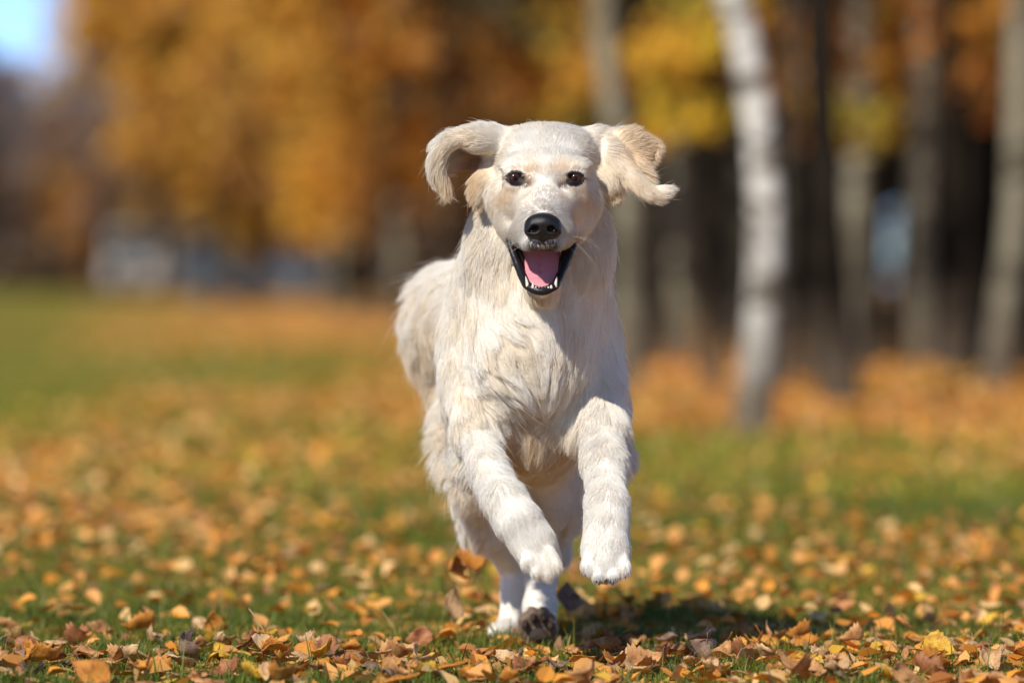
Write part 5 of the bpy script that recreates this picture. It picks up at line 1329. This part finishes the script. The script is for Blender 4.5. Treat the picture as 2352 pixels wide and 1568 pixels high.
    fx.cap(U(0, 6, .000), U(0, 30, .006), 12 * s7, 6 * s7, .005)
    for s_ in (-1, 1):
        fx.ell(U(s_ * 18, 5, -.012), (9.5 * s7, .013, 8.0 * s7), .003, None, True)
        fx.cap(U(s_ * 20, 6, -.010), U(s_ * 35, 13, .002), 4.0 * s7, 1.6 * s7, .003, None, True)
    fx.cap(U(0, -2, -.0125), U(0, 34, -.0035), 1.3 * s7, 1.3 * s7, .0025, None, True)
    v, q = fx.mesh()
    nm = principled('nose_leather', (0.009, 0.008, 0.010), 0.40, 0.4); g = G(nm)
    vo = g.n('TexVoronoi'); vo.inputs['Scale'].default_value = 900; g.l(g.n('TexCoord').outputs['Object'], vo.inputs['Vector']); g.bump(vo.outputs['Distance'], 0.5, 0.0006)
    o = mesh_np('nose', v, q, nm, True, root); o.location = Vector(P(1247, 521, 6.914) - off); o.scale = (1.06, 1, 1.03)
    # ---- tongue
    fx = Field(axis((-.05, .05, .001)), axis((-.06, .07, .0012)), axis((-.05, .05, .001)))
    tp = [(0, -40, .062, 34), (0, -16, .046, 44), (0, 4, .030, 47), (0, 22, .016, 46), (0, 36, .004, 39), (0, 41, .000, 31)]
    tn = np.array((0, -0.62, 0.78))
    T3 = [np.array([a * s7, yy, -bb * s7]) for a, bb, yy, rr_ in tp]
    for (a, b2, ra_, rb_) in zip(T3[:-1], T3[1:], [q_[3] for q_ in tp[:-1]], [q_[3] for q_ in tp[1:]]):
        fx.cap(a, b2, ra_ * s7, rb_ * s7, .006, (tn, 5.0))
    for a, b2 in zip(T3[:-1], T3[1:]):
        fx.cap(a + tn * .0075, b2 + tn * .0068, .0022, .0022, .004, None, True)
    v, q = fx.mesh()
    tm = principled('tongue_flesh', (0.74, 0.29, 0.33), 0.27, 0.5); g = G(tm)
    tm.node_tree.nodes['Principled BSDF'].inputs['Subsurface Weight'].default_value = 0.25
    tm.node_tree.nodes['Principled BSDF'].inputs['Subsurface Radius'].default_value = (1.0, .3, .25)
    tm.node_tree.nodes['Principled BSDF'].inputs['Subsurface Scale'].default_value = 0.006
    g.bump(g.noise(900, 2, .6, g.n('TexCoord').outputs['Object']).outputs[0], .35, .0006)
    o = mesh_np('tongue', v, q, tm, True, root); o.location = Vector(P(1243, 607, 6.995) - off)
    # ---- teeth of the lower jaw
    ivory = principled('tooth_ivory', (0.80, 0.72, 0.58), 0.25, 0.5)
    def tooth(x, y, Y, h, r_, lean):
        t = np.linspace(0, 1, 6); base = P(x, y, Y)
        pts = base + np.stack([lean * h * t ** 1.5, -.002 * t, h * t], 1)
        vv_, ff = tube_np(pts, r_ * np.array([1, .98, .86, .66, .42, .08]), 10)
        return mesh_np('tooth', vv_ - off, ff, ivory, True, root)
    tooth(1212, 660, 6.972, .0150, .0024, -.20); tooth(1276, 659, 6.972, .0140, .0023, .14)
    for x, y in [(1224, 661), (1231, 664), (1238, 665.5), (1245, 666), (1252, 665.5), (1259, 664), (1266, 661)]:
        tooth(x, y, 6.967, .0040 if x != 1224 else .007, .0021, 0)
    # ---- claws of the near forefeet
    cm = principled('claw_horn', (0.07, 0.055, 0.045), 0.3, 0.5)
    for x, y, Y in [(1345, 1322, 6.948), (1376, 1342, 6.94), (1407, 1343, 6.94), (1436, 1326, 6.948)]:
        t = np.linspace(0, 1, 5); pts = P(x, y - 8, Y) + np.stack([0 * t, -.003 * t, -.006 * t], 1)
        vv_, ff = tube_np(pts, .0024 * np.array([1, .95, .8, .5, .1]), 8); mesh_np('claw', vv_ - off, ff, cm, True, root)
    # ---- pads under the raised hind foot
    pm = principled('pad_leather', (0.045, 0.030, 0.023), 0.85, 0.3); g = G(pm); g.bump(g.noise(500, 4, .7, g.n('TexCoord').outputs['Object']).outputs[0], .8, .002)
    def pad(px_, py_, Y, rx, rz):
        fx = Field(np.arange(-.03, .0305, .0012), np.arange(-.015, .0155, .0012), np.arange(-.03, .0305, .0012)); k7 = K * Y
        fx.ell((0, 0, 0), (rx * k7, .009, rz * k7), .004)
        if rx > 18: 
            fx.ell((-rx * .55 * k7, 0, -rz * .45 * k7), (rx * .55 * k7, .008, rz * .5 * k7), .005); fx.ell((rx * .55 * k7, 0, -rz * .45 * k7), (rx * .55 * k7, .008, rz * .5 * k7), .005)
        v, q = fx.mesh(); o = mesh_np('paw_pad', v, q, pm, True, root); o.location = Vector(P(px_, py_, Y) - off)
    pad(1237, 1456, 7.394, 20, 15); pad(1206, 1435, 7.395, 8, 12); pad(1225, 1419, 7.392, 8, 11); pad(1248, 1419, 7.392, 8, 11); pad(1265, 1437, 7.395, 8, 12)
    tag(root, 'cream golden retriever running towards the camera with open mouth and flying ears', 'dog')
HAIR_DENSITY = 640000
build_dog()
